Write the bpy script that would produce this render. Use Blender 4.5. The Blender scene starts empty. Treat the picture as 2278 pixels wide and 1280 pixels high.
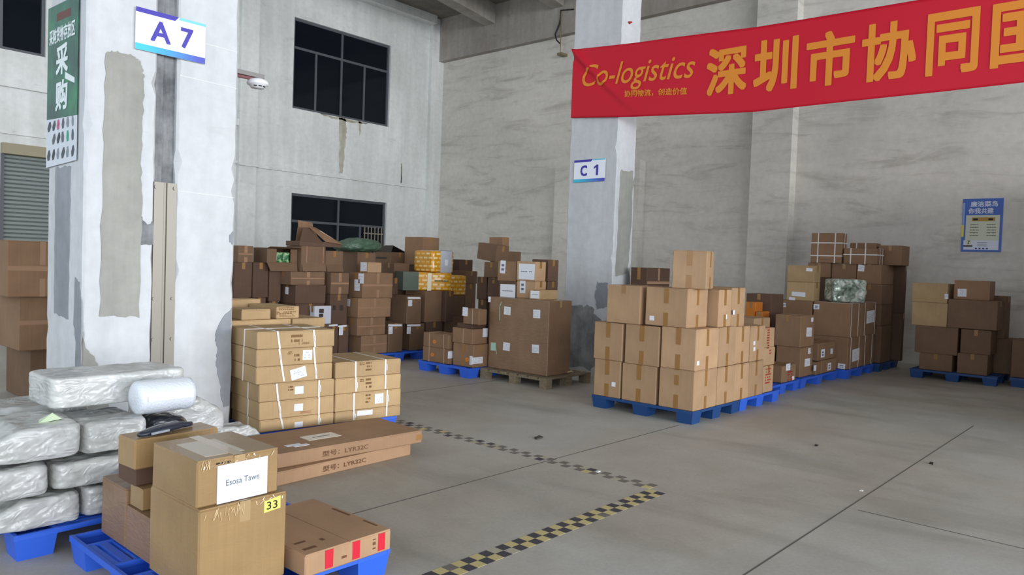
import bpy, bmesh, math, random
from mathutils import Vector, Matrix, noise as mnoise
random.seed(7)
D = bpy.data; SC = bpy.context.scene; COL = SC.collection
PI = math.pi

# ------------------------------------------------------------------ camera
def make_camera():
    cam = D.cameras.new('camera'); o = D.objects.new('camera', cam); COL.objects.link(o)
    cam.sensor_fit = 'HORIZONTAL'; cam.sensor_width = 36.0; cam.lens = 36.0*1681.26/2278.0
    cam.clip_start = .05; cam.clip_end = 200
    yaw, pitch, roll = (math.radians(a) for a in (41.76, 1.878, 2.035))
    f = Vector((math.cos(yaw)*math.cos(pitch), math.sin(yaw)*math.cos(pitch), -math.sin(pitch)))
    r = Vector((math.sin(yaw), -math.cos(yaw), 0)); u = r.cross(f)
    R = math.cos(roll)*r+math.sin(roll)*u; U = -math.sin(roll)*r+math.cos(roll)*u
    m = Matrix((R, U, -f)).transposed().to_4x4(); m.translation = (0, 0, 1.6)
    o.matrix_world = m; SC.camera = o
make_camera()

# ------------------------------------------------------------------ light
W = D.worlds.new('sky'); SC.world = W; W.use_nodes = True
bgn = W.node_tree.nodes['Background']
bgn.inputs[0].default_value = (.80, .90, 1.0, 1); bgn.inputs[1].default_value = 2.1
def area(name, loc, rot, sx, sy, power, col):
    l = D.lights.new(name, 'AREA'); l.shape = 'RECTANGLE'; l.size = sx; l.size_y = sy; l.energy = power; l.color = col
    o = D.objects.new(name, l); COL.objects.link(o); o.location = loc; o.rotation_euler = rot
    return o
area('yard daylight', (4, -46, 5.0), (math.radians(90), 0, 0), 90, 10, 28500, (.975, .98, 1.0))
area('added overhead fill', (7.0, 11.5, 8.6), (0, 0, 0), 9, 4, 150, (1.0, .98, .95))  # fill lamp added overhead to brighten the back walls, not a known roof opening
SC.view_settings.view_transform = 'Standard'; SC.view_settings.look = 'None'
SC.view_settings.gamma = 1.0; SC.view_settings.use_curve_mapping = False
SC.view_settings.exposure = -0.05
SC.cycles.max_bounces = 8; SC.cycles.diffuse_bounces = 5

# ------------------------------------------------------------------ materials
MATS = {}
def srgb(r, g, b):
    f = lambda c: ((c/255+.055)/1.055)**2.4 if c > 10 else c/255/12.92
    return (f(r), f(g), f(b), 1)
def nodemat(name):
    m = D.materials.new(name); m.use_nodes = True; nt = m.node_tree
    return m, nt, nt.nodes['Principled BSDF']
def plain(name, col, rough=.6, metal=0, coat=0, spec=.4):
    if name in MATS: return MATS[name]
    m, nt, b = nodemat(name)
    b.inputs['Base Color'].default_value = col; b.inputs['Roughness'].default_value = rough
    b.inputs['Metallic'].default_value = metal; b.inputs['Coat Weight'].default_value = coat
    b.inputs['Specular IOR Level'].default_value = spec
    MATS[name] = m; return m
def N(nt, t, **k):
    n = nt.nodes.new(t)
    for a, v in k.items():
        if hasattr(n, a): setattr(n, a, v)
        else: n.inputs[a].default_value = v
    return n
def L(nt, a, b): nt.links.new(a, b)
def coords(nt, scale=(1, 1, 1), kind='Object'):
    t = N(nt, 'ShaderNodeTexCoord'); mp = N(nt, 'ShaderNodeMapping'); L(nt, t.outputs[kind], mp.inputs[0])
    mp.inputs['Scale'].default_value = scale; return mp.outputs[0]
def noise(nt, vec, scale, detail=4, rough=.55, dist=0):
    n = N(nt, 'ShaderNodeTexNoise'); L(nt, vec, n.inputs['Vector'])
    n.inputs['Scale'].default_value = scale; n.inputs['Detail'].default_value = detail
    n.inputs['Roughness'].default_value = rough; n.inputs['Distortion'].default_value = dist
    return n.outputs[0]
def ramp(nt, fac, stops):
    r = N(nt, 'ShaderNodeValToRGB'); L(nt, fac, r.inputs[0]); e = r.color_ramp.elements
    while len(e) < len(stops): e.new(.5)
    for k, (p, c) in enumerate(stops):
        e[k].position = p; e[k].color = c if len(c) == 4 else (*c, 1)
    return r.outputs[0]
def mix(nt, fac, a, b, mode='MIX'):
    n = N(nt, 'ShaderNodeMix', data_type='RGBA', blend_type=mode)
    for s, v in ((n.inputs[0], fac), (n.inputs[6], a), (n.inputs[7], b)):
        if hasattr(v, 'is_output'): L(nt, v, s)
        else: s.default_value = v if not isinstance(v, (int, float)) else v
    return n.outputs[2]
def bump(nt, b, h, strength=.2, dist=.01, coat=False):
    n = N(nt, 'ShaderNodeBump'); L(nt, h, n.inputs['Height'])
    n.inputs['Strength'].default_value = strength; n.inputs['Distance'].default_value = dist
    L(nt, n.outputs[0], b.inputs['Normal'])
    if coat: L(nt, n.outputs[0], b.inputs['Coat Normal'])

def cardboard(key):
    nm = 'cardboard '+key
    if nm in MATS: return MATS[nm]
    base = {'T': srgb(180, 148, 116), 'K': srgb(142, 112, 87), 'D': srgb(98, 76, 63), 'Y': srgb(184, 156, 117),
            'M': srgb(120, 95, 75), 'O': srgb(196, 116, 44), 'W': srgb(142, 112, 86), 'F': srgb(162, 132, 90), 'WH': srgb(205, 208, 220),  # M and D: browns darkened to carry part of the shade on rear piles
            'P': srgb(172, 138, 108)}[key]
    m, nt, b = nodemat(nm)
    v = coords(nt); inf = N(nt, 'ShaderNodeObjectInfo')
    n1 = noise(nt, v, 3.5, 5); n2 = noise(nt, coords(nt, (90, 90, 1.5)), 1.0, 2)
    hs = N(nt, 'ShaderNodeHueSaturation'); hs.inputs['Color'].default_value = base
    mr = N(nt, 'ShaderNodeMapRange'); L(nt, inf.outputs['Random'], mr.inputs[0]); mr.inputs[3].default_value = .88; mr.inputs[4].default_value = 1.12
    L(nt, mr.outputs[0], hs.inputs['Value'])
    c = mix(nt, ramp(nt, n1, [(.3, (.84, .82, .80)), (.72, (1.05, 1.04, 1.02))]), hs.outputs[0], hs.outputs[0])
    c = mix(nt, 1.0, hs.outputs[0], ramp(nt, n1, [(.3, (.84, .82, .80)), (.72, (1.05, 1.04, 1.02))]), 'MULTIPLY')
    c = mix(nt, 1.0, c, ramp(nt, n2, [(.3, (.96, .96, .96)), (.7, (1.03, 1.03, 1.03))]), 'MULTIPLY')
    L(nt, c, b.inputs['Base Color']); b.inputs['Roughness'].default_value = .72
    b.inputs['Specular IOR Level'].default_value = .25
    if key in ('W', 'F'):
        b.inputs['Coat Weight'].default_value = .55; b.inputs['Coat Roughness'].default_value = .16
        w = noise(nt, coords(nt, (5, 5, 16)), 1.6, 5, .6, 1.5)
        bump(nt, b, w, .35 if key == 'W' else .14, .02, True)
    else: bump(nt, b, n2, .06, .002)
    MATS[nm] = m; return m

def plaster(name, lo, hi, streak=.5, dark=None, bumps=.25, scale=1.0, smear=False):
    if name in MATS: return MATS[name]
    m, nt, b = nodemat(name)
    v = coords(nt, kind='Object')
    n1 = noise(nt, v, .55*scale, 6, .6); n2 = noise(nt, coords(nt, (3.2*scale, 3.2*scale, .28*scale)), 1.3, 5, .6); n3 = noise(nt, v, 9, 4)
    c = ramp(nt, n1, [(.32, lo), (.66, hi)])
    c = mix(nt, streak, c, ramp(nt, n2, [(.36, (.72, .72, .71)), (.62, (1.0, 1.0, 1.0))]), 'MULTIPLY')
    c = mix(nt, 1.0, c, ramp(nt, n3, [(.3, (.93, .93, .93)), (.65, (1.02, 1.02, 1.02))]), 'MULTIPLY')
    if smear:
        mp = N(nt, 'ShaderNodeMapping'); L(nt, v, mp.inputs[0]); mp.inputs['Rotation'].default_value = (.16, 0, 0); mp.inputs['Scale'].default_value = (.3, .45, 2.6)
        n5 = noise(nt, mp.outputs[0], 1.5, 7, .66, .8)
        c = mix(nt, 1.0, c, ramp(nt, n5, [(.30, (.70, .69, .67)), (.46, (.95, .95, .94)), (.7, (1.02, 1.02, 1.02))]), 'MULTIPLY')
    if dark:
        n4 = noise(nt, coords(nt, (.5, .5, 2.2)), 2.2, 6, .7, .6)
        c = mix(nt, ramp(nt, n4, [(.60, (0, 0, 0)), (.82, (.55, .55, .55))]), c, dark)
    L(nt, c, b.inputs['Base Color']); b.inputs['Roughness'].default_value = .85; b.inputs['Specular IOR Level'].default_value = .2
    bump(nt, b, noise(nt, v, 14, 5, .65), bumps, .01)
    MATS[name] = m; return m

def floor_mat():
    m, nt, b = nodemat('worn concrete floor')
    v = coords(nt)
    n1 = noise(nt, v, .35, 6, .6, .3); n2 = noise(nt, coords(nt, (1.6, .35, 1)), 1.1, 6, .62, .8); n3 = noise(nt, v, 42, 3); n4 = noise(nt, v, 1.9, 6, .7)
    c = ramp(nt, n1, [(.33, srgb(172, 164, 152)), (.5, srgb(182, 177, 168)), (.68, srgb(186, 187, 183))])
    c = mix(nt, .8, c, ramp(nt, n2, [(.3, (.70, .70, .68)), (.48, (.97, .97, .96)), (.7, (1.06, 1.06, 1.05))]), 'MULTIPLY')
    c = mix(nt, .8, c, ramp(nt, n4, [(.3, (.86, .86, .85)), (.6, (1.03, 1.03, 1.03))]), 'MULTIPLY')
    c = mix(nt, 1.0, c, ramp(nt, n3, [(.3, (.93, .93, .93)), (.7, (1.04, 1.04, 1.04))]), 'MULTIPLY')
    L(nt, c, b.inputs['Base Color']); b.inputs['Specular IOR Level'].default_value = .3
    L(nt, ramp(nt, n2, [(.3, (.42, .42, .42)), (.7, (.62, .62, .62))]), b.inputs['Roughness'])
    bump(nt, b, n3, .06, .004)
    return m

# ------------------------------------------------------------------ mesh helpers
class MB:
    def __init__(s): s.v = []; s.f = []; s.mi = []
    def quad(s, pts, mi=0):
        k = len(s.v); s.v += [tuple(p) for p in pts]; s.f.append(tuple(range(k, k+len(pts)))); s.mi.append(mi)
    def box(s, x0, y0, z0, x1, y1, z1, mi=0, taper=0, M=None):
        t = taper
        P = [(x0+t, y0+t, z0), (x1-t, y0+t, z0), (x1-t, y1-t, z0), (x0+t, y1-t, z0), (x0, y0, z1), (x1, y0, z1), (x1, y1, z1), (x0, y1, z1)]
        if M: P = [tuple(M @ Vector(p)) for p in P]
        k = len(s.v); s.v += P
        for f in ((0, 3, 2, 1), (4, 5, 6, 7), (0, 1, 5, 4), (1, 2, 6, 5), (2, 3, 7, 6), (3, 0, 4, 7)):
            s.f.append(tuple(k+i for i in f)); s.mi.append(mi)
    def prism(s, pts, depth, mi=0):
        """pts: 3d polygon, depth: vector"""
        n = len(pts); k = len(s.v); d = Vector(depth)
        s.v += [tuple(p) for p in pts]+[tuple(Vector(p)+d) for p in pts]
        s.f.append(tuple(range(k, k+n))); s.f.append(tuple(range(k+2*n-1, k+n-1, -1))); s.mi += [mi, mi]
        for i in range(n):
            j = (i+1) % n; s.f.append((k+i, k+n+i, k+n+j, k+j)); s.mi.append(mi)
    def tube(s, pts, r, n=8, mi=0, cap=True):
        rings = []
        for i, p in enumerate(pts):
            p = Vector(p); a = Vector(pts[max(i-1, 0)]); c = Vector(pts[min(i+1, len(pts)-1)]); d = (c-a).normalized()
            q = d.orthogonal().normalized(); w = d.cross(q); rr = r[i] if isinstance(r, (list, tuple)) else r
            k = len(s.v); s.v += [tuple(p+rr*(math.cos(2*PI*t/n)*q+math.sin(2*PI*t/n)*w)) for t in range(n)]; rings.append(k)
        for a, b in zip(rings, rings[1:]):
            for t in range(n):
                s.f.append((a+t, a+(t+1) % n, b+(t+1) % n, b+t)); s.mi.append(mi)
        if cap:
            s.f.append(tuple(rings[0]+t for t in range(n-1, -1, -1))); s.f.append(tuple(rings[-1]+t for t in range(n))); s.mi += [mi, mi]
    def mesh(s, name, mats, smooth=False, recalc=True):
        me = D.meshes.new(name); me.from_pydata(s.v, [], s.f)
        for m in (mats if isinstance(mats, (list, tuple)) else [mats]): me.materials.append(m)
        me.polygons.foreach_set('material_index', s.mi)
        if recalc:
            bm = bmesh.new(); bm.from_mesh(me); bmesh.ops.recalc_face_normals(bm, faces=bm.faces); bm.to_mesh(me); bm.free()
        if smooth: me.polygons.foreach_set('use_smooth', [True]*len(me.polygons))
        me.update(); return me
def link(name, me, parent=None, loc=None, rotz=0):
    o = D.objects.new(name, me); COL.objects.link(o)
    if parent: o.parent = parent
    if loc: o.location = loc
    o.rotation_euler = (0, 0, rotz); return o
def obj(name, mb, mats, parent=None, loc=None, rotz=0, smooth=False):
    return link(name, mb.mesh(name, mats, smooth), parent, loc, rotz)
def tag(o, label, cat, group=None):
    o['label'] = label; o['category'] = cat
    if group: o['group'] = group
    return o
def thing(name, label, cat, loc=(0, 0, 0), group=None, rotz=0):
    o = link(name, None, None, loc, rotz); return tag(o, label, cat, group)
def struct(o): o['kind'] = 'structure'; return o
def bevel(me, w, seg=1):
    bm = bmesh.new(); bm.from_mesh(me)
    bmesh.ops.bevel(bm, geom=bm.edges[:], offset=w, segments=seg, affect='EDGES', clamp_overlap=True)
    bm.to_mesh(me); bm.free(); return me
def text_pts(body, bold=0, shear=0, res=3):
    """flat text mesh normalised to its own box [0,1]x[0,1]; heavier strokes by laying shifted copies over one another"""
    c = D.curves.new('lettering', 'FONT'); c.body = body; c.size = 1; c.shear = shear; c.resolution_u = res; c.fill_mode = 'FRONT'
    o = D.objects.new('lettering', c); COL.objects.link(o); bpy.context.view_layer.update()
    me = D.meshes.new_from_object(o.evaluated_get(bpy.context.evaluated_depsgraph_get()))
    D.objects.remove(o); D.curves.remove(c)
    V0 = [(v.co.x, v.co.y) for v in me.vertices]; F0 = [tuple(p.vertices) for p in me.polygons]; D.meshes.remove(me)
    if not V0: return [], [], 1
    V, F = list(V0), list(F0)
    if bold:
        for k in range(8):
            a = PI/4*k; r = bold*(1.35 if k % 2 else 1.0); n = len(V)
            V += [(x+r*math.cos(a), y+r*math.sin(a)) for x, y in V0]; F += [tuple(i+n for i in f) for f in F0]
    xs = [v[0] for v in V]; ys = [v[1] for v in V]; x0, x1, y0, y1 = min(xs), max(xs), min(ys), max(ys)
    return [((x-x0)/(x1-x0), (y-y0)/max(y1-y0, 1e-6)) for x, y in V], F, 1
def lettering(name, body, fn, mat, parent=None, bold=0, shear=0, res=3):
    """fn maps (u,v) in the text's own box to a 3d point"""
    V, F, a = text_pts(body, bold, shear, res)
    P = [Vector(fn(u, v)) for u, v in V]
    if bold and len(P) > 8:                      # shifted copies lie a hair apart so that they never coincide
        k = len(P)//9; e1 = Vector(fn(1, 0))-Vector(fn(0, 0)); e2 = Vector(fn(0, 1))-Vector(fn(0, 0)); n = e1.cross(e2).normalized()*.00012
        P = [p+n*(i//k) for i, p in enumerate(P)]
    me = D.meshes.new(name); me.from_pydata([tuple(p) for p in P], [], F); me.materials.append(mat); me.update()
    return link(name, me, parent)

BOXES = [
('s1a', 'tan carton at front corner of square stack, bottom layer on dark blue pallet', 'cartons of the square stack', (7.0, 3.707, 0.14, 0.5, 0.409, 0.414), 0, 'T', {'tape': 'LR'}),
('s1b', 'tan carton in middle of square stack front, bottom layer', 'cartons of the square stack', (7.0, 4.152, 0.14, 0.5, 0.43, 0.406), 0, 'T', {'tape': 'LR'}),
('s1c', 'tan carton at left end of square stack front, bottom layer, small white label', 'cartons of the square stack', (7.0, 4.605, 0.14, 0.5, 0.352, 0.412), 0, 'T', {'st': [('L', 0.267, 0.151, 0.05, 0.05, 'w')], 'tape': 'LR'}),
('s2a', 'tan carton at front corner of square stack, second layer', 'cartons of the square stack', (7.0, 3.706, 0.554, 0.5, 0.405, 0.431), 0, 'T', {'st': [('R', 0.058, 0.082, 0.05, 0.045, 'w')], 'tape': 'LR'}),
('s2b', 'tan carton in middle of square stack front, second layer', 'cartons of the square stack', (7.0, 4.134, 0.546, 0.5, 0.428, 0.429), 0, 'T', {'tape': 'LR'}),
('s2c', 'tan carton at left end of square stack front, second layer', 'cartons of the square stack', (7.0, 4.597, 0.552, 0.5, 0.381, 0.419), 0, 'T', {'tape': 'LR'}),
('s10', 'tan carton second along side of square stack, bottom layer', 'cartons of the square stack', (7.516, 3.707, 0.14, 0.398, 0.409, 0.411), 0, 'T', {'tape': 'R'}),
('s11', 'tan carton third along side of square stack, bottom layer', 'cartons of the square stack', (7.926, 3.711, 0.14, 0.373, 0.409, 0.411), 0, 'T', {'st': [('R', -0.483, 0.339, 0.05, 0.045, 'w')], 'tape': 'R'}),
('s12', 'tan carton fourth along side of square stack, bottom layer', 'cartons of the square stack', (8.311, 3.715, 0.14, 0.393, 0.409, 0.411), 0, 'T', {'tape': 'R'}),
('s20', 'tan carton second along side of square stack, second layer', 'cartons of the square stack', (7.516, 3.707, 0.554, 0.398, 0.409, 0.431), 0, 'T', {'tape': 'R'}),
('s21', 'tan carton third along side of square stack, second layer', 'cartons of the square stack', (7.926, 3.719, 0.554, 0.373, 0.409, 0.421), 0, 'T', {'tape': 'R'}),
('s22', 'tan carton fourth along side of square stack, second layer', 'cartons of the square stack', (8.311, 3.713, 0.554, 0.393, 0.409, 0.411), 0, 'T', {'st': [('R', 0.099, 0.213, 0.05, 0.045, 'w'), ('R', 0.107, 0.144, 0.05, 0.045, 'w')], 'tape': 'R'}),
('s3b', 'large tan carton in middle of top layer of square stack', 'cartons of the square stack', (7.03, 3.838, 0.984, 0.434, 0.501, 0.41), 0, 'T', {'st': [('L', 0.084, 0.076, 0.055, 0.05, 'w')], 'tape': 'LR'}),
('s3a', 'tan carton at left end of top layer of square stack, plain front', 'cartons of the square stack', (7.02, 4.401, 0.975, 0.46, 0.434, 0.421), 0, 'T', {'tape': 'T'}),
('s3c', 'tan carton at right of top layer of square stack, two tiny white labels', 'cartons of the square stack', (7.51, 3.727, 0.984, 0.295, 0.42, 0.406), 0, 'T', {'st': [('R', 0.178, 0.109, 0.045, 0.05, 'w'), ('R', 0.361, 0.153, 0.045, 0.05, 'w')], 'tape': 'R'}),
('s3d', 'tan carton at rear end of top layer of square stack', 'cartons of the square stack', (7.856, 3.747, 0.972, 0.333, 0.4, 0.437), 0, 'T', {'tape': 'R'}),
('s4', 'single tan carton crowning the square stack', 'cartons of the square stack', (7.16, 3.704, 1.394, 0.4, 0.36, 0.4), 0.3, 'T', {'tape': 'LR'}),
('q1', 'carton with red print at rear of square stack, lowest of three', 'cartons of the square stack', (8.775, 3.737, 0.14, 0.28, 0.3, 0.321), 0, 'T', {'st': [('R', 0.128, 0.201, 0.16, 0.2, 'red')]}),
('q2', 'carton with small red mark at rear of square stack, middle of three', 'cartons of the square stack', (8.795, 3.757, 0.461, 0.329, 0.3, 0.221), 0, 'T', {'st': [('R', 0.186, 0.165, 0.06, 0.07, 'red')]}),
('q3', 'carton with tall red print at rear of square stack, topmost of three', 'cartons of the square stack', (8.773, 3.757, 0.682, 0.322, 0.3, 0.237), 0, 'T', {'st': [('R', 0.131, 0.119, 0.07, 0.28, 'red')]}),
('q4', 'tan carton standing behind red printed cartons at rear of square stack', 'cartons of the square stack', (9.235, 4.087, 0.682, 0.484, 0.4, 0.317), 0, 'T', {'tape': 'R'}),
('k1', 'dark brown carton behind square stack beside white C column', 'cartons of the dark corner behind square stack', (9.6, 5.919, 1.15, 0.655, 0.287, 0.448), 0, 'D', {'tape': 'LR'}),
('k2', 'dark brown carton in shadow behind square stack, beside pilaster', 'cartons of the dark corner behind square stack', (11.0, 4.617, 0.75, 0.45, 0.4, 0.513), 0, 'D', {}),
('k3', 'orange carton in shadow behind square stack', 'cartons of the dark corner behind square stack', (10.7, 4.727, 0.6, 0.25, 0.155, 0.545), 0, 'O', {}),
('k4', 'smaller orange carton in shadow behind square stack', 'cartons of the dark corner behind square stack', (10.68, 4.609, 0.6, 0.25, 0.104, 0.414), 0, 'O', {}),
('r1', 'small brown carton with red printed side and torn white label on blue pallet', 'cartons of the blue pallet row', (9.781, 3.92, 0.14, 0.47, 0.3, 0.222), 0, 'K', {'st': [('R', 0.279, 0.076, 0.17, 0.14, 'red'), ('R', 0.199, 0.198, 0.14, 0.09, 'w'), ('R', 0.386, 0.035, 0.07, 0.05, 'w')]}),
('r2', 'brown carton with torn label and white paper, under another, on blue pallet', 'cartons of the blue pallet row', (10.519, 3.966, 0.14, 0.463, 0.347, 0.416), 0, 'K', {'st': [('R', 0.266, 0.195, 0.2, 0.11, 'w'), ('R', 0.332, 0.356, 0.12, 0.08, 'w')], 'tape': ''}),
('r3', 'large brown carton with two white labels on its narrow end', 'cartons of the blue pallet row', (10.519, 3.98, 0.556, 0.512, 0.365, 0.448), 0, 'K', {'st': [('R', 0.314, 0.208, 0.2, 0.13, 'w'), ('R', 0.411, 0.381, 0.08, 0.06, 'w')]}),
('r4b', 'narrow brown carton with one white label squeezed between taller ones on blue pallet', 'cartons of the blue pallet row', (11.0, 3.916, 0.14, 0.187, 0.22, 0.184), 0, 'K', {'st': [('R', -0.049, 0.107, 0.1, 0.08, 'w')]}),
('r4', 'small brown carton with blue numbered label, lower of two on blue pallet', 'cartons of the blue pallet row', (11.22, 3.921, 0.14, 0.63, 0.35, 0.19), 0, 'K', {'st': [('R', 0.33, 0.081, 0.14, 0.11, 'wb')]}),
('r5', 'small brown carton with numbered label and white tag, upper of two', 'cartons of the blue pallet row', (11.12, 3.941, 0.33, 0.697, 0.35, 0.256), 0, 'K', {'st': [('R', 0.191, 0.102, 0.15, 0.12, 'wb'), ('R', 0.559, 0.11, 0.1, 0.08, 'w')]}),
('r6', 'brown strapped carton with big white sheet on its end, bottom of four', 'cartons of the blue pallet row', (12.075, 3.833, 0.14, 0.64, 0.56, 0.491), 0, 'K', {'st': [('R', 0.384, 0.204, 0.34, 0.19, 'w'), ('L', 0.477, 0.045, 0.11, 0.08, 'wb')], 'tape': '', 'sv': [0.2, 0.8]}),
('r6b', 'brown strapped carton, bottom rear of the four beside tall tower', 'cartons of the blue pallet row', (12.735, 3.833, 0.14, 0.64, 0.56, 0.491), 0, 'K', {'tape': '', 'sv': [0.25, 0.8]}),
('r7', 'brown carton with two white straps, top front of four, under silver green parcel', 'cartons of the blue pallet row', (12.075, 3.826, 0.631, 0.64, 0.56, 0.527), 0, 'K', {'st': [('L', 0.046, 0.445, 0.09, 0.08, 'wb')], 'tape': '', 'sv': [0.1, 0.62]}),
('r7b', 'brown carton with white straps and curled white sheet, top rear of four', 'cartons of the blue pallet row', (12.735, 3.833, 0.631, 0.64, 0.56, 0.527), 0, 'K', {'st': [('R', 0.37, 0.295, 0.4, 0.2, 'w')], 'tape': '', 'sv': [0.12, 0.95]}),
('r8l', 'carton buried behind taller ones on the blue pallet row', 'cartons buried behind others', (12.075, 4.408, 0.14, 0.5, 0.55, 0.491), 0, 'K', {}),
('r8', 'brown carton with blue and white tag, below the two yellowish cartons', 'cartons of the blue pallet row', (12.075, 4.408, 0.631, 0.5, 0.57, 0.527), 0, 'K', {'st': [('L', 0.107, 0.441, 0.08, 0.07, 'wb')]}),
('r9', 'yellowish carton with long white label, lower of two near pilaster', 'cartons of the blue pallet row', (12.095, 4.4, 1.158, 0.26, 0.435, 0.296), 0, 'Y', {'st': [('L', 0.195, 0.1, 0.22, 0.07, 'w'), ('L', 0.094, 0.016, 0.1, 0.06, 'w')]}),
('r10', 'yellowish carton with torn tape, upper of two near pilaster', 'cartons of the blue pallet row', (12.095, 4.4, 1.454, 0.26, 0.438, 0.267), 0, 'Y', {'st': [('L', 0.353, 0.202, 0.1, 0.05, 'w')]}),
('gp', 'parcel wrapped in crinkled silver green film on strapped carton', 'cartons of the column stack', (12.22, 4.13, 1.158, 0.56, 0.3, 0.37), -0.7, 'G', {'kind': 'parcel'}),
('t0', 'brown carton at bottom of tall tower beside wall', 'cartons of the tall tower', (13.475, 3.757, 0.14, 0.55, 0.394, 0.623), 0, 'M', {}),
('t1', 'brown carton second from bottom of tall tower', 'cartons of the tall tower', (13.475, 3.775, 0.763, 0.6, 0.394, 0.356), 0, 'M', {}),
('t2', 'reddish brown carton third from bottom of tall tower', 'cartons of the tall tower', (13.475, 3.786, 1.118, 0.66, 0.394, 0.336), 0, 'M', {}),
('t3', 'brown carton with small white tag, fourth level of tall tower', 'cartons of the tall tower', (13.475, 3.804, 1.454, 0.7, 0.394, 0.33), 0, 'K', {'st': [('L', 0.071, 0.266, 0.1, 0.11, 'w')]}),
('t3l', 'dark brown carton left of tagged carton on tall tower', 'cartons of the tall tower', (13.475, 4.208, 1.454, 0.6, 0.406, 0.329), 0, 'K', {}),
('u1', 'brown carton under tall net strapped carton near pilaster', 'cartons of the tall tower', (13.445, 4.625, 1.534, 0.5, 0.388, 0.257), 0, 'K', {}),
('u2', 'tall brown carton netted with white straps, highest near pilaster', 'cartons of the tall tower', (13.425, 4.444, 1.79, 0.28, 0.525, 0.52), 0, 'K', {'tape': '', 'net': ([0.23, 0.78], [0.33, 0.76], [0.45, 0.85])}),
('u3', 'low brown carton netted with white straps on tall tower, in front', 'cartons of the tall tower', (13.455, 3.877, 1.785, 0.36, 0.546, 0.268), 0, 'K', {'tape': '', 'net': ([0.22, 0.65], [0.4], [0.4, 0.8])}),
('u4', 'carton with white straps peeking out behind low netted carton', 'cartons of the tall tower', (13.845, 4.013, 1.785, 0.25, 0.432, 0.374), 0, 'K', {'tape': '', 'net': ([0.25, 0.6], [], [])}),
('u5', 'plain reddish carton overhanging right edge of tall tower', 'cartons of the tall tower', (13.855, 3.609, 1.785, 0.471, 0.37, 0.336), 0, 'K', {}),
('f1', 'dark brown carton on far pallet by poster, bottom left', 'cartons of the far pallet', (13.315, 2.669, 0.14, 0.5, 0.462, 0.262), 0, 'M', {}),
('f2', 'dark brown carton on far pallet by poster, bottom right', 'cartons of the far pallet', (13.315, 2.199, 0.14, 0.5, 0.4, 0.313), 0, 'M', {}),
('f3', 'brown carton on far pallet by poster, second layer left', 'cartons of the far pallet', (13.315, 2.611, 0.402, 0.5, 0.597, 0.432), 0, 'M', {}),
('f4', 'brown carton on far pallet by poster, second layer right', 'cartons of the far pallet', (13.315, 2.17, 0.453, 0.5, 0.4, 0.374), 0, 'M', {}),
('f5', 'yellowish carton on far pallet by poster, third layer left', 'cartons of the far pallet', (13.315, 2.774, 0.834, 0.45, 0.502, 0.371), 0, 'Y', {}),
('f6', 'wide brown carton on far pallet by poster, third layer right', 'cartons of the far pallet', (13.315, 2.105, 0.834, 0.5, 0.663, 0.444), 0, 'M', {}),
('f7', 'yellowish carton on far pallet by poster, top left', 'cartons of the far pallet', (13.315, 2.782, 1.205, 0.45, 0.509, 0.308), 0, 'Y', {'st': [('L', 0.495, 0.109, 0.05, 0.08, 'w')]}),
('f8', 'brown carton with white square tag on top of far pallet by poster', 'cartons of the far pallet', (13.395, 2.231, 1.278, 0.4, 0.484, 0.298), 0, 'K', {'st': [('L', 0.114, 0.104, 0.12, 0.12, 'w')]}),
('f9', 'brown carton behind far pallet, lower right', 'cartons of the far pallet', (13.865, 1.949, 0.14, 0.4, 0.5, 0.55), 0, 'M', {}),
('f9b', 'brown carton at right rear of far pallet pile', 'cartons of the far pallet', (13.815, 2.077, 0.69, 0.4, 0.5, 0.66), 0, 'M', {}),
('f10', 'dark brown carton alone at right edge of warehouse', 'cartons of the far pallet', (13.549, 1.25, 0.14, 0.6, 0.683, 0.565), 0, 'M', {}),
('m1', 'strapped brown carton with orange stamp and white label, bottom left of small pallet', 'cartons of the small blue pallet', (7.311, 7.671, 0.14, 0.3, 0.547, 0.209), 0, 'K', {'st': [('L', 0.206, 0.102, 0.07, 0.06, 'og'), ('R', 0.033, 0.134, 0.1, 0.1, 'w')], 'tape': '', 'sh': [0.25, 0.82]}),
('m2', 'strapped brown carton with orange stamp, top left of small pallet', 'cartons of the small blue pallet', (7.311, 7.691, 0.349, 0.3, 0.525, 0.204), 0, 'K', {'st': [('L', 0.241, 0.083, 0.07, 0.06, 'og')], 'tape': '', 'sh': [0.25, 0.82]}),
('m3', 'brown carton with orange stamp and ragged white label on small pallet', 'cartons of the small blue pallet', (7.356, 7.232, 0.14, 0.3, 0.401, 0.316), 0, 'K', {'st': [('L', 0.282, 0.101, 0.08, 0.06, 'og'), ('L', 0.361, 0.099, 0.06, 0.12, 'w'), ('R', 0.077, 0.098, 0.22, 0.09, 'w')], 'tape': 'L'}),
('m4', 'strapped brown carton with white label, second layer right of small pallet', 'cartons of the small blue pallet', (7.356, 7.262, 0.456, 0.3, 0.398, 0.212), 0, 'K', {'st': [('R', 0.25, 0.156, 0.1, 0.12, 'w')], 'tape': '', 'sh': [0.55]}),
('m4b', 'flat dark slab of cardboard under topmost carton of small pallet', 'cartons of the small blue pallet', (7.406, 7.323, 0.667, 0.28, 0.3, 0.065), 0, 'D', {'tape': ''}),
('m5', 'brown carton with white label topmost on small pallet, light taped end', 'cartons of the small blue pallet', (7.366, 7.161, 0.733, 0.159, 0.304, 0.213), 0, 'K', {'st': [('L', 0.036, 0.167, 0.1, 0.12, 'w')], 'tape': '', 'sh': [0.6]}),
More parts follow.
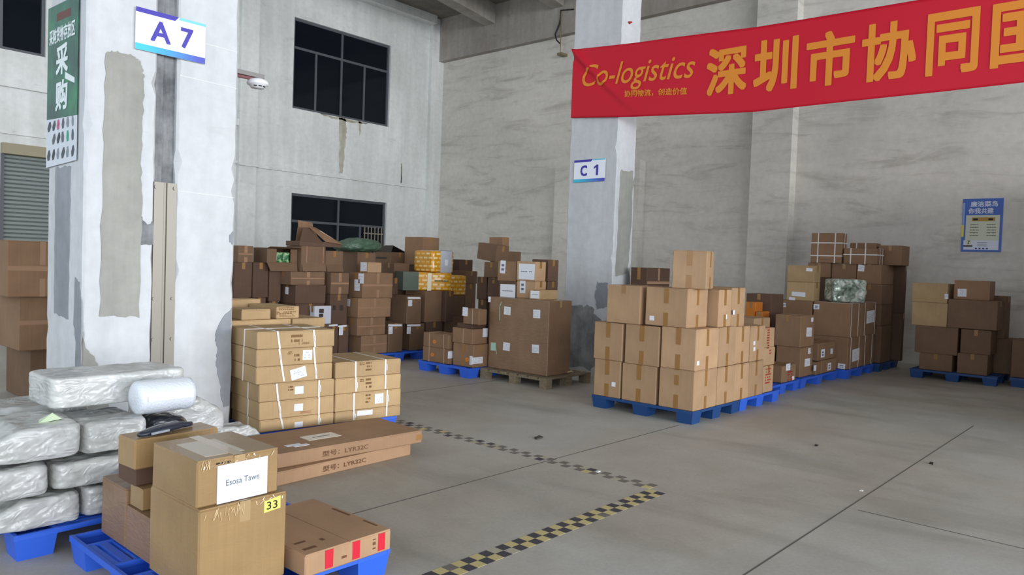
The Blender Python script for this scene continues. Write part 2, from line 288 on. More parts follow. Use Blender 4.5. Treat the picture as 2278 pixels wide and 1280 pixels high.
('w', 'huge film wrapped carton on wooden pallet with small white labels', 'cartons of the wooden pallet', (7.605, 6.131, 0.14, 0.482, 1.058, 0.982), 0, 'W', {'st': [('L', 0.33, 0.806, 0.12, 0.11, 'w'), ('L', 0.85, 0.8, 0.12, 0.11, 'w'), ('L', 0.337, 0.318, 0.12, 0.11, 'w'), ('L', 0.85, 0.34, 0.12, 0.11, 'w'), ('L', 0.094, 0.294, 0.1, 0.11, 'gn')], 'kind': 'wrapped'}),
('d4', 'small yellow carton with white label end on huge wrapped carton', 'cartons of the middle pile', (7.665, 6.349, 1.122, 0.38, 0.175, 0.129), 0, 'Y', {'st': [('L', 0.092, 0.066, 0.15, 0.1, 'wt')]}),
('d2', 'tan carton with white tag on huge wrapped carton', 'cartons of the middle pile', (7.825, 6.557, 1.122, 0.22, 0.345, 0.239), 0, 'T', {'st': [('L', 0.111, 0.157, 0.1, 0.18, 'wb')]}),
('d3', 'tan carton with large square white label, upper on huge wrapped carton', 'cartons of the middle pile', (7.805, 6.553, 1.361, 0.22, 0.344, 0.264), 0, 'T', {'st': [('L', 0.186, 0.124, 0.285, 0.215, 'wt')]}),
('d1', 'brown carton with large white label on huge wrapped carton', 'cartons of the middle pile', (7.805, 6.895, 1.122, 0.22, 0.325, 0.218), 0, 'D', {'st': [('L', 0.174, 0.081, 0.28, 0.19, 'wt')]}),
('d5', 'brown carton with narrow white tag on labelled brown carton', 'cartons of the middle pile', (7.845, 6.94, 1.339, 0.22, 0.35, 0.279), 0, 'K', {'st': [('L', 0.1, 0.197, 0.1, 0.18, 'wb')]}),
('d3b', 'dark brown carton behind carton with large square white label', 'cartons of the middle pile', (8.055, 6.533, 1.361, 0.22, 0.3, 0.3), 0, 'D', {}),
('d3c', 'dark brown carton under another behind tan tagged carton', 'cartons of the middle pile', (8.055, 6.533, 1.122, 0.22, 0.3, 0.239), 0, 'D', {}),
('d10', 'dark purple brown carton wrapped in film left of labelled carton', 'cartons of the middle pile', (8.5, 7.858, 1.024, 0.4, 0.242, 0.336), 0, 'D', {}),
('d6', 'brown carton with open flap on dark wrapped carton', 'cartons of the middle pile', (8.5, 7.878, 1.361, 0.4, 0.313, 0.239), 0, 'M', {}),
('d7', 'brown carton with dark side below topmost brown carton by grey wall', 'cartons of the middle pile', (8.95, 8.115, 1.616, 0.336, 0.245, 0.165), 0, 'M', {}),
('d8', 'topmost brown carton of middle pile by grey wall', 'cartons of the middle pile', (9.0, 8.271, 1.781, 0.156, 0.304, 0.228), 0, 'K', {}),
('d9', 'brown carton leaning tilted left of topmost carton of middle pile', 'cartons of the middle pile', (8.6, 8.039, 1.598, 0.28, 0.42, 0.258), 0, 'M', {'tilt': 0.12}),
('d11', 'dark carton between stacks in middle pile', 'cartons of the middle pile', (8.7, 8.304, 0.995, 0.3, 0.225, 0.363), 0, 'D', {}),
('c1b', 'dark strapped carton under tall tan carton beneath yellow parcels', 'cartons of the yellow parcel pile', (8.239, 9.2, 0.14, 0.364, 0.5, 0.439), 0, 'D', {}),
('c1', 'tall tan carton beneath the yellow parcels', 'cartons of the yellow parcel pile', (8.205, 9.2, 0.579, 0.367, 0.5, 0.515), 0, 'K', {'tape': ''}),
('c4', 'brown carton on floor pallet behind small pallet, lower of two', 'cartons of the yellow parcel pile', (8.788, 9.35, 0.14, 0.501, 0.45, 0.511), 0, 'M', {}),
('c3', 'brown carton below right yellow parcel', 'cartons of the yellow parcel pile', (8.765, 9.35, 0.651, 0.485, 0.45, 0.354), 0, 'M', {}),
('y2', 'yellow taped parcel with dark green end, lower left', 'cartons of the yellow parcel pile', (7.92, 9.42, 1.094, 0.84, 0.42, 0.3), -0.4, 'YP', {'kind': 'parcel'}),
('y3', 'orange yellow parcel with rows of white dashes, lower right', 'cartons of the yellow parcel pile', (8.837, 9.35, 1.004, 0.444, 0.36, 0.349), 0, 'YP', {'kind': 'parcel'}),
('y1', 'yellow parcel with white film band, topmost of three', 'cartons of the yellow parcel pile', (8.386, 9.25, 1.394, 0.485, 0.487, 0.361), 0, 'YP', {'kind': 'parcel'}),
('c5', 'brown carton with white tape strip behind topmost yellow parcel', 'cartons of the yellow parcel pile', (8.787, 9.95, 1.5, 0.373, 0.5, 0.496), 0, 'K', {}),
('c6', 'brown carton right of orange yellow parcel, upper', 'cartons of the yellow parcel pile', (9.404, 9.5, 1.2, 0.291, 0.4, 0.225), 0, 'M', {}),
('c7', 'brown carton right of orange yellow parcel, lower', 'cartons of the yellow parcel pile', (9.404, 9.5, 0.75, 0.267, 0.4, 0.449), 0, 'M', {}),
('c8', 'dark red brown carton behind cartons right of yellow parcels', 'cartons of the yellow parcel pile', (9.68, 9.95, 1.3, 0.344, 0.4, 0.326), 0, 'D', {}),
('e6', 'brown carton at bottom of front tan column in left back pile', 'cartons of the left back pile', (6.927, 9.17, 0.14, 0.493, 0.305, 0.285), 0, 'K', {'tape': 'R'}),
('e5', 'brown carton second in front tan column of left back pile', 'cartons of the left back pile', (6.857, 9.18, 0.425, 0.527, 0.229, 0.273), 0, 'K', {'tape': 'R'}),
('e4', 'brown carton third in front tan column of left back pile', 'cartons of the left back pile', (6.849, 9.16, 0.698, 0.611, 0.269, 0.291), 0, 'K', {'st': [('L', 0.029, 0.214, 0.07, 0.11, 'w')], 'tape': 'R'}),
('e1', 'brown carton with white tape and hanging tag, bottom left of trio', 'cartons of the left back pile', (7.431, 9.16, 0.14, 0.289, 0.5, 0.456), 0, 'M', {'st': [('R', 0.133, 0.42, 0.28, 0.03, 'w'), ('R', 0.041, 0.345, 0.08, 0.11, 'w')]}),
('e2', 'brown carton with white tape and hanging tag, bottom right of trio', 'cartons of the left back pile', (7.903, 9.2, 0.14, 0.304, 0.5, 0.428), 0, 'M', {'st': [('R', 0.074, 0.401, 0.28, 0.03, 'w'), ('R', -0.029, 0.324, 0.08, 0.11, 'w')]}),
('c2', 'brown carton with white tape and hanging tag, top of trio', 'cartons of the yellow parcel pile', (7.806, 9.18, 0.568, 0.301, 0.39, 0.449), 0, 'M', {'st': [('R', 0.144, 0.414, 0.27, 0.03, 'w'), ('R', 0.063, 0.334, 0.08, 0.1, 'w')]}),
('b1', 'tan carton with two white papers on left side and shiny tape', 'cartons of the left back pile', (6.915, 9.16, 0.99, 0.575, 0.328, 0.383), 0, 'K', {'st': [('L', 0.193, 0.19, 0.13, 0.17, 'w'), ('L', 0.287, 0.294, 0.13, 0.15, 'w')], 'tape': 'R'}),
('b2', 'small light tan carton with paper label, on the carton with two white papers', 'cartons of the left back pile', (7.02, 9.18, 1.373, 0.257, 0.199, 0.156), 0, 'T', {'st': [('L', 0.094, 0.088, 0.15, 0.13, 'w')]}),
('b5', 'dark carton with white tape band behind strapped cartons, left of two', 'cartons of the left back pile', (6.448, 9.32, 0.14, 0.172, 0.5, 0.464), 0, 'D', {'st': [('R', 0.076, 0.446, 0.155, 0.025, 'w')]}),
('b6', 'dark carton with white tape band and tag behind strapped cartons, right of two', 'cartons of the left back pile', (6.633, 9.32, 0.14, 0.172, 0.5, 0.452), 0, 'D', {'st': [('R', 0.057, 0.43, 0.15, 0.025, 'w'), ('R', 0.034, 0.357, 0.07, 0.12, 'w')]}),
('b4', 'dark carton with two black prints in left back pile', 'cartons of the left back pile', (6.464, 9.32, 0.592, 0.304, 0.5, 0.45), 0, 'D', {'st': [('R', 0.074, 0.253, 0.05, 0.07, 'bk'), ('R', 0.197, 0.25, 0.06, 0.08, 'bk')]}),
('b3', 'greyish carton with torn shiny tape in left back pile', 'cartons of the left back pile', (6.481, 9.34, 1.042, 0.319, 0.5, 0.319), 0, 'M', {'tape': 'R'}),
('a8', 'dark carton partly hidden by white printed carton', 'cartons of the left back pile', (5.949, 9.4, 0.5, 0.47, 0.5, 0.407), 0, 'D', {}),
('a8w', 'small white carton with dark printing behind strapped cartons', 'cartons of the left back pile', (6.16, 9.25, 0.62, 0.28, 0.13, 0.261), 0, 'WH', {'st': [('R', 0.11, 0.19, 0.08, 0.06, 'bk'), ('R', 0.106, 0.126, 0.07, 0.05, 'bk')]}),
('a7', 'reddish wrapped carton with white tag on its dark side', 'cartons of the left back pile', (5.938, 9.4, 0.907, 0.5, 0.45, 0.267), 0, 'D', {'st': [('L', 0.221, 0.177, 0.08, 0.1, 'w')]}),
('a6', 'shiny film wrapped carton under strapped carton in left back pile', 'cartons of the left back pile', (5.868, 9.42, 1.174, 0.562, 0.42, 0.191), 0, 'M', {'tape': 'R'}),
('a5', 'dark carton below open carton with green packets', 'cartons of the left back pile', (5.691, 9.69, 0.93, 0.185, 0.4, 0.547), 0, 'D', {}),
('a4b', 'large dark carton touching white A column in left back pile, under small shiny one', 'cartons of the left back pile', (5.18, 9.72, 0.987, 0.26, 0.5, 0.484), 0, 'D', {}),
('a4', 'large dark carton second from white A column in left back pile', 'cartons of the left back pile', (5.446, 9.7, 0.985, 0.235, 0.5, 0.492), 0, 'D', {}),
('a3', 'small carton with shiny tape beside white A column, top of pile', 'cartons of the left back pile', (5.243, 9.75, 1.47, 0.225, 0.3, 0.234), 0, 'M', {'tape': 'R'}),
('a1', 'open carton on its side showing green printed packets', 'cartons of the left back pile', (5.604, 9.62, 1.477, 0.48, 0.369, 0.213), 0, 'M', {'kind': 'side'}),
('a9', 'brown carton with two shiny straps under open flapped carton', 'cartons of the left back pile', (6.087, 9.52, 1.365, 0.411, 0.4, 0.371), 0, 'M', {'tape': '', 'sv': [0.22, 0.9], 'kind': 'flaps'}),
('a10', 'brown carton with hanging flap right of shiny strapped carton', 'cartons of the left back pile', (6.491, 9.5, 1.361, 0.307, 0.4, 0.321), 0, 'M', {'kind': 'flaps'}),
('b7', 'brown carton under green sack in left back pile', 'cartons of the left back pile', (7.249, 9.75, 1.25, 0.355, 0.5, 0.432), 0, 'M', {}),
('b8', 'brown carton with black slot and white tag right of green sack', 'cartons of the left back pile', (8.5, 10.473, 1.25, 0.4, 0.447, 0.463), 0, 'M', {'st': [('L', 0.184, 0.353, 0.3, 0.03, 'bk')]}),
('b9', 'dark carton left of green end of yellow parcel', 'cartons of the left back pile', (7.779, 9.5, 1.017, 0.1, 0.4, 0.274), 0, 'D', {}),
('b10', 'brown film wrapped carton above dark carton left of yellow parcels', 'cartons of the left back pile', (8.087, 9.86, 1.29, 0.328, 0.3, 0.234), 0, 'M', {}),
('L1', 'yellowish carton, lowest of tall strapped stack beside white A column', 'cartons of the strapped stacks', (3.216, 5.569, 0.14, 0.666, 0.6, 0.1), -0.12, 'Y', {'st': [('R', 0.339, 0.032, 0.075, 0.045, 'w')], 'tape': ''}),
('L2', 'yellowish carton, second from bottom of tall strapped stack beside white A column', 'cartons of the strapped stacks', (3.21, 5.57, 0.24, 0.672, 0.6, 0.149), -0.12, 'Y', {'st': [('R', 0.34, 0.078, 0.08, 0.06, 'w'), ('R', 0.409, 0.032, 0.1, 0.02, 'rp')], 'tape': ''}),
('L3', 'yellowish carton, third from bottom of tall strapped stack beside white A column', 'cartons of the strapped stacks', (3.204, 5.571, 0.389, 0.676, 0.6, 0.148), -0.12, 'Y', {'st': [('R', 0.347, 0.075, 0.08, 0.065, 'w'), ('R', 0.275, 0.097, 0.05, 0.05, 'pr')], 'tape': ''}),
('L4', 'yellowish carton, third from top of tall strapped stack beside white A column', 'cartons of the strapped stacks', (3.177, 5.574, 0.537, 0.678, 0.6, 0.142), -0.12, 'Y', {'st': [('R', 0.365, 0.071, 0.14, 0.09, 'wr')], 'tape': ''}),
('L5', 'yellowish carton, second from top of tall strapped stack beside white A column', 'cartons of the strapped stacks', (3.176, 5.574, 0.679, 0.679, 0.6, 0.143), -0.12, 'Y', {'st': [('R', 0.442, 0.079, 0.085, 0.085, 'w'), ('R', 0.349, 0.064, 0.05, 0.075, 'pr'), ('R', 0.284, 0.105, 0.04, 0.03, 'pr')], 'tape': ''}),
('L6', 'yellowish carton, topmost of tall strapped stack beside white A column', 'cartons of the strapped stacks', (3.178, 5.574, 0.822, 0.692, 0.6, 0.146), -0.12, 'Y', {'st': [('R', 0.342, 0.082, 0.1, 0.08, 'pr'), ('R', 0.408, 0.038, 0.1, 0.02, 'pr')], 'tape': ''}),
('R1', 'yellowish carton, lowest of shorter strapped stack', 'cartons of the strapped stacks', (3.887, 5.488, 0.14, 0.673, 0.6, 0.098), -0.12, 'Y', {'st': [('R', 0.297, 0.065, 0.16, 0.045, 'w')], 'tape': ''}),
('R2', 'yellowish carton, second from bottom of shorter strapped stack', 'cartons of the strapped stacks', (3.885, 5.489, 0.238, 0.678, 0.6, 0.156), -0.12, 'Y', {'st': [('R', 0.443, 0.083, 0.09, 0.09, 'w'), ('R', 0.327, 0.094, 0.05, 0.09, 'pr')], 'tape': ''}),
('R3', 'yellowish carton, third from bottom of shorter strapped stack', 'cartons of the strapped stacks', (3.884, 5.489, 0.394, 0.673, 0.6, 0.139), -0.12, 'Y', {'st': [('R', 0.33, 0.078, 0.06, 0.1, 'pr'), ('R', 0.262, 0.107, 0.04, 0.03, 'pr')], 'tape': ''}),
('R4', 'yellowish carton, topmost of shorter strapped stack', 'cartons of the strapped stacks', (3.88, 5.489, 0.533, 0.671, 0.6, 0.142), -0.12, 'Y', {'st': [('R', 0.329, 0.091, 0.06, 0.09, 'pr'), ('R', 0.261, 0.117, 0.05, 0.03, 'pr')], 'tape': ''}),
('n1', 'tan carton behind tall strapped stack, jutting out to the right', 'cartons of the strapped stacks', (3.887, 6.2, 0.913, 0.36, 0.5, 0.092), 0, 'Y', {'tape': ''}),
('n1b', 'tan carton behind tall strapped stack, nearer the column', 'cartons of the strapped stacks', (3.22, 6.2, 0.913, 0.657, 0.5, 0.092), 0, 'Y', {'tape': ''}),
('n2', 'small tan carton behind tall strapped stack, lower left', 'cartons of the strapped stacks', (3.39, 6.22, 1.005, 0.287, 0.3, 0.096), 0, 'Y', {'tape': ''}),
('n3', 'tan carton with printed end behind tall strapped stack', 'cartons of the strapped stacks', (3.746, 6.24, 1.005, 0.239, 0.5, 0.114), 0, 'Y', {'st': [('R', 0.1, 0.092, 0.16, 0.03, 'pr'), ('R', 0.101, 0.054, 0.2, 0.03, 'pr'), ('R', 0.12, 0.028, 0.18, 0.02, 'pr')], 'tape': ''}),
('n4', 'pale yellowish carton furthest behind tall strapped stack', 'cartons of the strapped stacks', (3.558, 6.76, 1.051, 0.322, 0.25, 0.106), 0, 'Y', {'tape': ''}),
('g1', 'brown carton, lowest behind the green banner column', 'cartons of the column stack', (2.478, 8.787, 0.0, 0.6, 0.8, 0.543), 0, 'M', {}),
('g2', 'shiny taped carton, middle of three behind the column', 'cartons of the column stack', (2.338, 8.649, 0.543, 0.65, 0.8, 0.553), 0, 'K', {'tape': 'R'}),
('g3', 'brown taped carton, topmost of three behind the column', 'cartons of the column stack', (2.178, 8.438, 1.096, 0.6, 0.8, 0.55), 0, 'K', {'tape': 'R'}),
('p1', 'large film wrapped carton with yellow number note in the front', 'cartons of the front pallet', (1.469, 3.0, 0.14, 0.407, 0.475, 0.389), 0, 'F', {'tape': 'T', 'kind': 'wrapped'}),
('p2', 'film wrapped carton with white name sheet on larger carton', 'cartons of the front pallet', (1.464, 3.02, 0.529, 0.378, 0.43, 0.201), 0, 'F', {'tape': 'T', 'kind': 'wrapped'}),
('za80', 'carton buried behind others in the left back pile', 'buried cartons of the left back pile', (5.969, 9.42, 0.14, 0.43, 0.46, 0.36), 0, 'D', {}),
('zk30', 'carton buried behind others in the dark corner behind square stack', 'buried cartons of the dark corner behind square stack', (10.72, 4.747, 0.14, 0.21, 0.115, 0.46), 0, 'D', {}),
('zk40', 'carton buried behind others in the dark corner behind square stack', 'buried cartons of the dark corner behind square stack', (10.7, 4.629, 0.14, 0.21, 0.064, 0.46), 0, 'D', {}),
('za8w0', 'carton buried behind others in the left back pile', 'buried cartons of the left back pile', (6.18, 9.27, 0.14, 0.24, 0.09, 0.48), 0, 'D', {}),
('zq40', 'carton buried behind others in the square stack', 'buried cartons of the square stack', (9.255, 4.107, 0.14, 0.444, 0.36, 0.542), 0, 'D', {}),
('zk20', 'carton buried behind others in the dark corner behind square stack', 'buried cartons of the dark corner behind square stack', (11.02, 4.637, 0.14, 0.41, 0.36, 0.61), 0, 'D', {}),
('zc70', 'carton buried behind others in the yellow parcel pile', 'buried cartons of the yellow parcel pile', (9.424, 9.52, 0.14, 0.227, 0.36, 0.61), 0, 'D', {}),
('zn10', 'carton buried behind others in the strapped stacks', 'buried cartons of the strapped stacks', (3.907, 6.22, 0.14, 0.32, 0.46, 0.773), 0, 'D', {}),
('zn1b0', 'carton buried behind others in the strapped stacks', 'buried cartons of the strapped stacks', (3.24, 6.22, 0.14, 0.617, 0.46, 0.773), 0, 'D', {}),
('za50', 'carton buried behind others in the left back pile', 'buried cartons of the left back pile', (5.711, 9.71, 0.14, 0.145, 0.36, 0.79), 0, 'D', {}),
('za40', 'carton buried behind others in the left back pile', 'buried cartons of the left back pile', (5.466, 9.72, 0.14, 0.195, 0.46, 0.845), 0, 'D', {}),
('za4b0', 'carton buried behind others in the left back pile', 'buried cartons of the left back pile', (5.2, 9.74, 0.14, 0.22, 0.46, 0.847), 0, 'D', {}),
('zd110', 'carton buried behind others in the middle pile', 'buried cartons of the middle pile', (8.72, 8.324, 0.14, 0.26, 0.185, 0.855), 0, 'D', {}),
('zb90', 'carton buried behind others in the left back pile', 'buried cartons of the left back pile', (7.799, 9.576, 0.14, 0.06, 0.304, 0.877), 0, 'D', {}),
('zd100', 'carton buried behind others in the middle pile', 'buried cartons of the middle pile', (8.52, 7.878, 0.14, 0.36, 0.202, 0.884), 0, 'D', {}),
('zn40', 'carton buried behind others in the strapped stacks', 'buried cartons of the strapped stacks', (3.578, 6.78, 0.14, 0.282, 0.21, 0.911), 0, 'D', {}),
('zy20', 'carton buried behind others in the yellow parcel pile', 'buried cartons of the yellow parcel pile', (8.578, 9.113, 0.579, 0.181, 0.674, 0.515), 0, 'D', {}),
('zd3c0', 'carton buried behind others in the middle pile', 'buried cartons of the middle pile', (8.093, 6.553, 0.14, 0.162, 0.26, 0.982), 0, 'D', {}),
('zk10', 'carton buried behind others in the dark corner behind square stack', 'buried cartons of the dark corner behind square stack', (9.62, 5.939, 0.14, 0.615, 0.247, 1.01), 0, 'D', {}),
('zb70', 'carton buried behind others in the left back pile', 'buried cartons of the left back pile', (7.269, 9.77, 0.14, 0.315, 0.46, 1.11), 0, 'D', {}),
('zb80', 'carton buried behind others in the left back pile', 'buried cartons of the left back pile', (8.52, 10.493, 0.14, 0.36, 0.407, 1.11), 0, 'D', {}),
('zb100', 'carton buried behind others in the left back pile', 'buried cartons of the left back pile', (8.107, 9.88, 0.14, 0.288, 0.26, 1.15), 0, 'D', {}),
('zc80', 'carton buried behind others in the yellow parcel pile', 'buried cartons of the yellow parcel pile', (9.7, 9.97, 0.14, 0.304, 0.36, 1.16), 0, 'D', {}),
('zt3l0', 'carton buried behind others in the tall tower', 'buried cartons of the tall tower', (13.495, 4.228, 0.14, 0.56, 0.366, 0.657), 0, 'D', {}),
('zt3l1', 'carton buried behind others in the tall tower', 'buried cartons of the tall tower', (13.495, 4.228, 0.797, 0.56, 0.366, 0.657), 0, 'D', {}),
('zc50', 'carton buried behind others in the yellow parcel pile', 'buried cartons of the yellow parcel pile', (8.807, 9.97, 0.14, 0.333, 0.46, 0.68), 0, 'D', {}),
('zc51', 'carton buried behind others in the yellow parcel pile', 'buried cartons of the yellow parcel pile', (8.807, 9.97, 0.82, 0.333, 0.46, 0.68), 0, 'D', {}),
('zu10', 'carton buried behind others in the tall tower', 'buried cartons of the tall tower', (13.465, 4.645, 0.14, 0.46, 0.348, 0.697), 0, 'D', {}),
('zu11', 'carton buried behind others in the tall tower', 'buried cartons of the tall tower', (13.465, 4.645, 0.837, 0.46, 0.348, 0.697), 0, 'D', {}),
('zd70', 'carton buried behind others in the middle pile', 'buried cartons of the middle pile', (9.006, 8.135, 0.14, 0.26, 0.205, 0.738), 0, 'D', {}),
('zd71', 'carton buried behind others in the middle pile', 'buried cartons of the middle pile', (9.006, 8.135, 0.878, 0.26, 0.205, 0.738), 0, 'D', {}),
('zd80', 'carton buried behind others in the middle pile', 'buried cartons of the middle pile', (9.02, 8.366, 0.14, 0.116, 0.19, 0.821), 0, 'D', {}),
('zd81', 'carton buried behind others in the middle pile', 'buried cartons of the middle pile', (9.02, 8.366, 0.961, 0.116, 0.19, 0.821), 0, 'D', {}),
('zu50', 'carton buried behind others in the tall tower', 'buried cartons of the tall tower', (14.181, 3.629, 0.14, 0.125, 0.33, 0.822), 0, 'D', {}),
('zu51', 'carton buried behind others in the tall tower', 'buried cartons of the tall tower', (14.181, 3.629, 0.962, 0.125, 0.33, 0.822), 0, 'D', {})]

# ------------------------------------------------------------------ room
M_LEFT = plaster('left wall paint', srgb(216, 218, 215), srgb(234, 236, 235), .4, srgb(150, 148, 136))
M_RIGHT = plaster('right wall paint', srgb(206, 202, 195), srgb(222, 217, 209), 0, srgb(150, 148, 142), .25, 1.0, True)
M_COL = plaster('white column paint', srgb(200, 202, 205), srgb(211, 213, 215), .3, srgb(176, 176, 174), .35)
M_CONC = plaster('raw concrete', srgb(120, 114, 106), srgb(150, 145, 136), .6, srgb(80, 76, 70))
M_BEAM = plaster('pale concrete beam', srgb(150, 142, 134), srgb(178, 172, 164), .5, srgb(110, 104, 98))
M_GREY = plaster('cement patch', srgb(150, 150, 143), srgb(170, 169, 162), .3, None, .5, 3)
M_DGREY = plaster('rough dark mortar', srgb(100, 102, 105), srgb(150, 152, 154), .6, srgb(70, 70, 72), .8, 9)
M_BLUEGREY = plaster('bluish cement patch', srgb(138, 142, 148), srgb(160, 164, 170), .3, None, .4, 3)
M_FRAME = plain('window frame metal', srgb(88, 92, 98), .5)
M_GLASS = plain('dark window glass', (.006, .009, .014, 1), .06, spec=.22)
M_DARK = plain('dark gap', (.015, .014, .013, 1), .9)
def jag(pts, n=6, a=.012, seed=0):
    rd = random.Random(seed); out = []
    for (x0, y0), (x1, y1) in zip(pts, pts[1:]+pts[:1]):
        for k in range(n):
            t = k/n; out.append((x0+(x1-x0)*t+rd.uniform(-a, a), y0+(y1-y0)*t+rd.uniform(-a, a)))
    return out
def patch_R(name, pts, y, mat, parent, loc, th=.006, n=8, a=.012, seed=1):      # on a face looking to -Y, pts (x,z)
    mb = MB(); mb.prism([(x-loc[0], y-loc[1], z) for x, z in jag(pts, n, a, seed)], (0, -th, 0)); return obj(name, mb, mat, parent)
def patch_L(name, pts, x, mat, parent, loc, th=.006, n=8, a=.012, seed=1):      # on a face looking to -X, pts (y,z)
    mb = MB(); mb.prism([(x-loc[0], y-loc[1], z) for y, z in jag(pts, n, a, seed)], (-th, 0, 0)); return obj(name, mb, mat, parent)
CEIL = 8.65
def room():
    mb = MB(); mb.box(-9, -7, -.2, 15.6, 17.1, 0); f = struct(obj('floor', mb, floor_mat()))
    jm = plain('filled floor joint', srgb(100, 97, 91), .8)
    for (x0, y0, x1, y1) in ((3.3, 1.66, 9.5, 1.69), (-1, 3.80, 6.9, 3.82), (5.4, -2, 5.415, 1.6), (-1, 6.9, 9, 6.92)):
        mb = MB(); dx, dy = x1-x0, y1-y0
        if dx > dy: mb.box(x0, y0, -.004, x1, y0+.012, .0008)
        else: mb.box(x0, y0, -.004, x0+.012, y1, .0008)
        obj('joint', mb, jm, f)
    # left wall with openings  (plane y = 16.8)
    mb = MB(); y0, y1 = 16.8, 17.1
    holes = [(1.9, 4.93, 5.28, 7.5), (10.38, 13.42, 5.26, 7.5), (10.42, 13.43, 1.25, 3.15), (4.2, 8.3, 0, 3.33)]
    xs = sorted({-9, 15.6, *[h[0] for h in holes], *[h[1] for h in holes]})
    for a, b in zip(xs, xs[1:]):
        zs = [0, CEIL]
        for h in holes:
            if h[0] <= a and b <= h[1]: zs += [h[2], h[3]]
        zs.sort()
        for z0, z1 in zip(zs[::2], zs[1::2]):
            if z1-z0 > .01: mb.box(a, y0, z0, b, y1, z1)
    wl = struct(obj('wall_left', mb, M_LEFT))
    mb = MB(); mb.box(-9, 18.2, -.2, 15.6, 18.3, CEIL); mb.box(-9, 17.1, -.2, 15.6, 18.3, -.15); struct(obj('wall_back', mb, M_DARK))
    # right wall (plane x = 15.3)
    mb = MB(); mb.box(15.3, -7, 0, 15.6, 16.8, CEIL); struct(obj('wall_right', mb, M_RIGHT))
    mb = MB(); mb.box(15.12, -7, 7.42, 15.3, 16.75, CEIL); struct(obj('trim_1', mb, M_BEAM))            # eaves beam
    mb = MB(); mb.box(-9, -7, CEIL, 15.6, 17.1, CEIL+.2); struct(obj('ceiling', mb, M_CONC))
    # pilasters
    mb = MB(); mb.box(15.0, 6.04, 0, 15.3, 6.88, CEIL); struct(obj('trim_2', mb, M_RIGHT))
    mb = MB(); mb.box(15.06, 9.6, 0, 15.3, 12.12, 4.1); struct(obj('trim_3', mb, M_RIGHT))
    mb = MB(); mb.box(14.84, 16.68, 0, 15.3, 16.8, CEIL); struct(obj('trim_4', mb, M_LEFT))
    mb = MB(); mb.box(8.93, 16.68, 0, 9.38, 16.8, 7.9); struct(obj('trim_5', mb, M_LEFT))
    # ledges of the left wall
    mb = MB(); mb.box(9.38, 16.74, 3.66, 14.84, 16.8, 3.73); struct(obj('trim_6', mb, M_LEFT))
    mb = MB(); mb.box(8.9, 16.62, 3.66, 9.42, 16.68, 3.73); struct(obj('trim_7', mb, M_LEFT))
    mb = MB(); mb.box(-2, 16.70, 4.58, 8.93, 16.8, 4.74); struct(obj('trim_8', mb, M_LEFT))
    mb = MB(); mb.box(-2, 16.74, 3.70, 8.93, 16.8, 3.76); struct(obj('trim_9', mb, M_LEFT))
    mb = MB(); mb.box(-9, 16.5, 8.42, 14.84, 16.8, CEIL); struct(obj('trim_10', mb, M_LEFT))
    # rain stain under the upper window
    sm = plaster('rain stain', srgb(176, 170, 154), srgb(206, 202, 190), .8, srgb(120, 110, 96), .2, 3)
    for pts in ([(11.78, 5.25), (11.98, 5.25), (12.02, 4.9), (11.96, 4.3), (11.93, 3.8), (11.82, 3.8), (11.80, 4.5)], [(12.4, 5.25), (12.5, 5.25), (12.46, 4.9), (12.42, 4.9)], [(11.2, 5.25), (12.7, 5.25), (12.6, 5.2), (11.9, 5.18), (11.3, 5.21)], [(13.9, 4.3), (13.94, 4.3), (13.93, 3.75), (13.91, 3.75)]):
        patch_R('stain', pts, 16.8, sm, wl, (0, 0, 0), .002, 8, .02, 31)
    # skewed ceiling beams ending in the eaves beam
    for k, yy in enumerate((14.68, 12.3, 9.9)):
        mb = MB(); mb.box(-24, -.19, -.52, .0, .19, 0); o = struct(obj('trim_%d' % (11+k), mb, M_BEAM)); o.location = (15.2, yy, CEIL); o.rotation_euler = (0, 0, .205)
    # a stretch of front wall beside the big gateway behind the camera
    mb = MB(); mb.box(15.2, -7.2, 0, 15.6, -7.0, CEIL); struct(obj('wall_front', mb, M_RIGHT))
    mb = MB(); mb.box(9.2, -.35, 0, 15.3, -.15, 3.2); struct(obj('wall_shade_blocker', mb, M_RIGHT))  # low wall added out of view to shade the right corner
room()

def window(n, x0, x1, z0, z1, bars, rails, mul=.055):
    """mullion positions given as (x, zlow, zhigh); rails as z"""
    w = struct(thing_plain('window_%d' % n, (x0, 16.8, z0)))
    X, Z = x1-x0, z1-z0
    mb = MB(); d0, d1 = .06, .14; t = .06
    mb.box(0, d0, 0, t, d1, Z); mb.box(X-t, d0, 0, X, d1, Z); mb.box(t, d0, 0, X-t, d1, t); mb.box(t, d0, Z-t, X-t, d1, Z)
    obj('window_frame', mb, M_FRAME, w)
    for z in rails:
        mb = MB(); mb.box(t, d0+.005, z-z0-.03, X-t, d1-.005, z-z0+.03); obj('transom', mb, M_FRAME, w)
    for (x, a, b) in bars:
        mb = MB(); mb.box(x-x0-mul/2, d0+.008, a-z0, x-x0+mul/2, d1-.008, b-z0); obj('mullion', mb, M_FRAME, w)
    zs = [z0+t]+list(rails)+[z1-t]
    for a, b in zip(zs, zs[1:]):
        cut = sorted([x0+t]+[x for x, p, q in bars if p <= a+.05 and q >= b-.05]+[x1-t])
        for p, q in zip(cut, cut[1:]):
            mb = MB(); mb.box(p-x0+.01, .095, a-z0, q-x0-.01, .105, b-z0); obj('pane', mb, M_GLASS, w)
    return w
def thing_plain(name, loc): return link(name, None, None, loc)
window(1, 10.38, 13.42, 5.26, 7.5, [(11.86, 6.78, 7.44), (11.08, 5.32, 6.78), (11.86, 5.32, 6.78), (12.6, 5.32, 6.78)], [6.78])
w2 = window(2, 10.42, 13.43, 1.25, 3.15, [(11.88, 2.46, 3.09), (11.08, 1.31, 2.46), (11.88, 1.31, 2.46), (12.6, 1.31, 2.46)], [2.46])
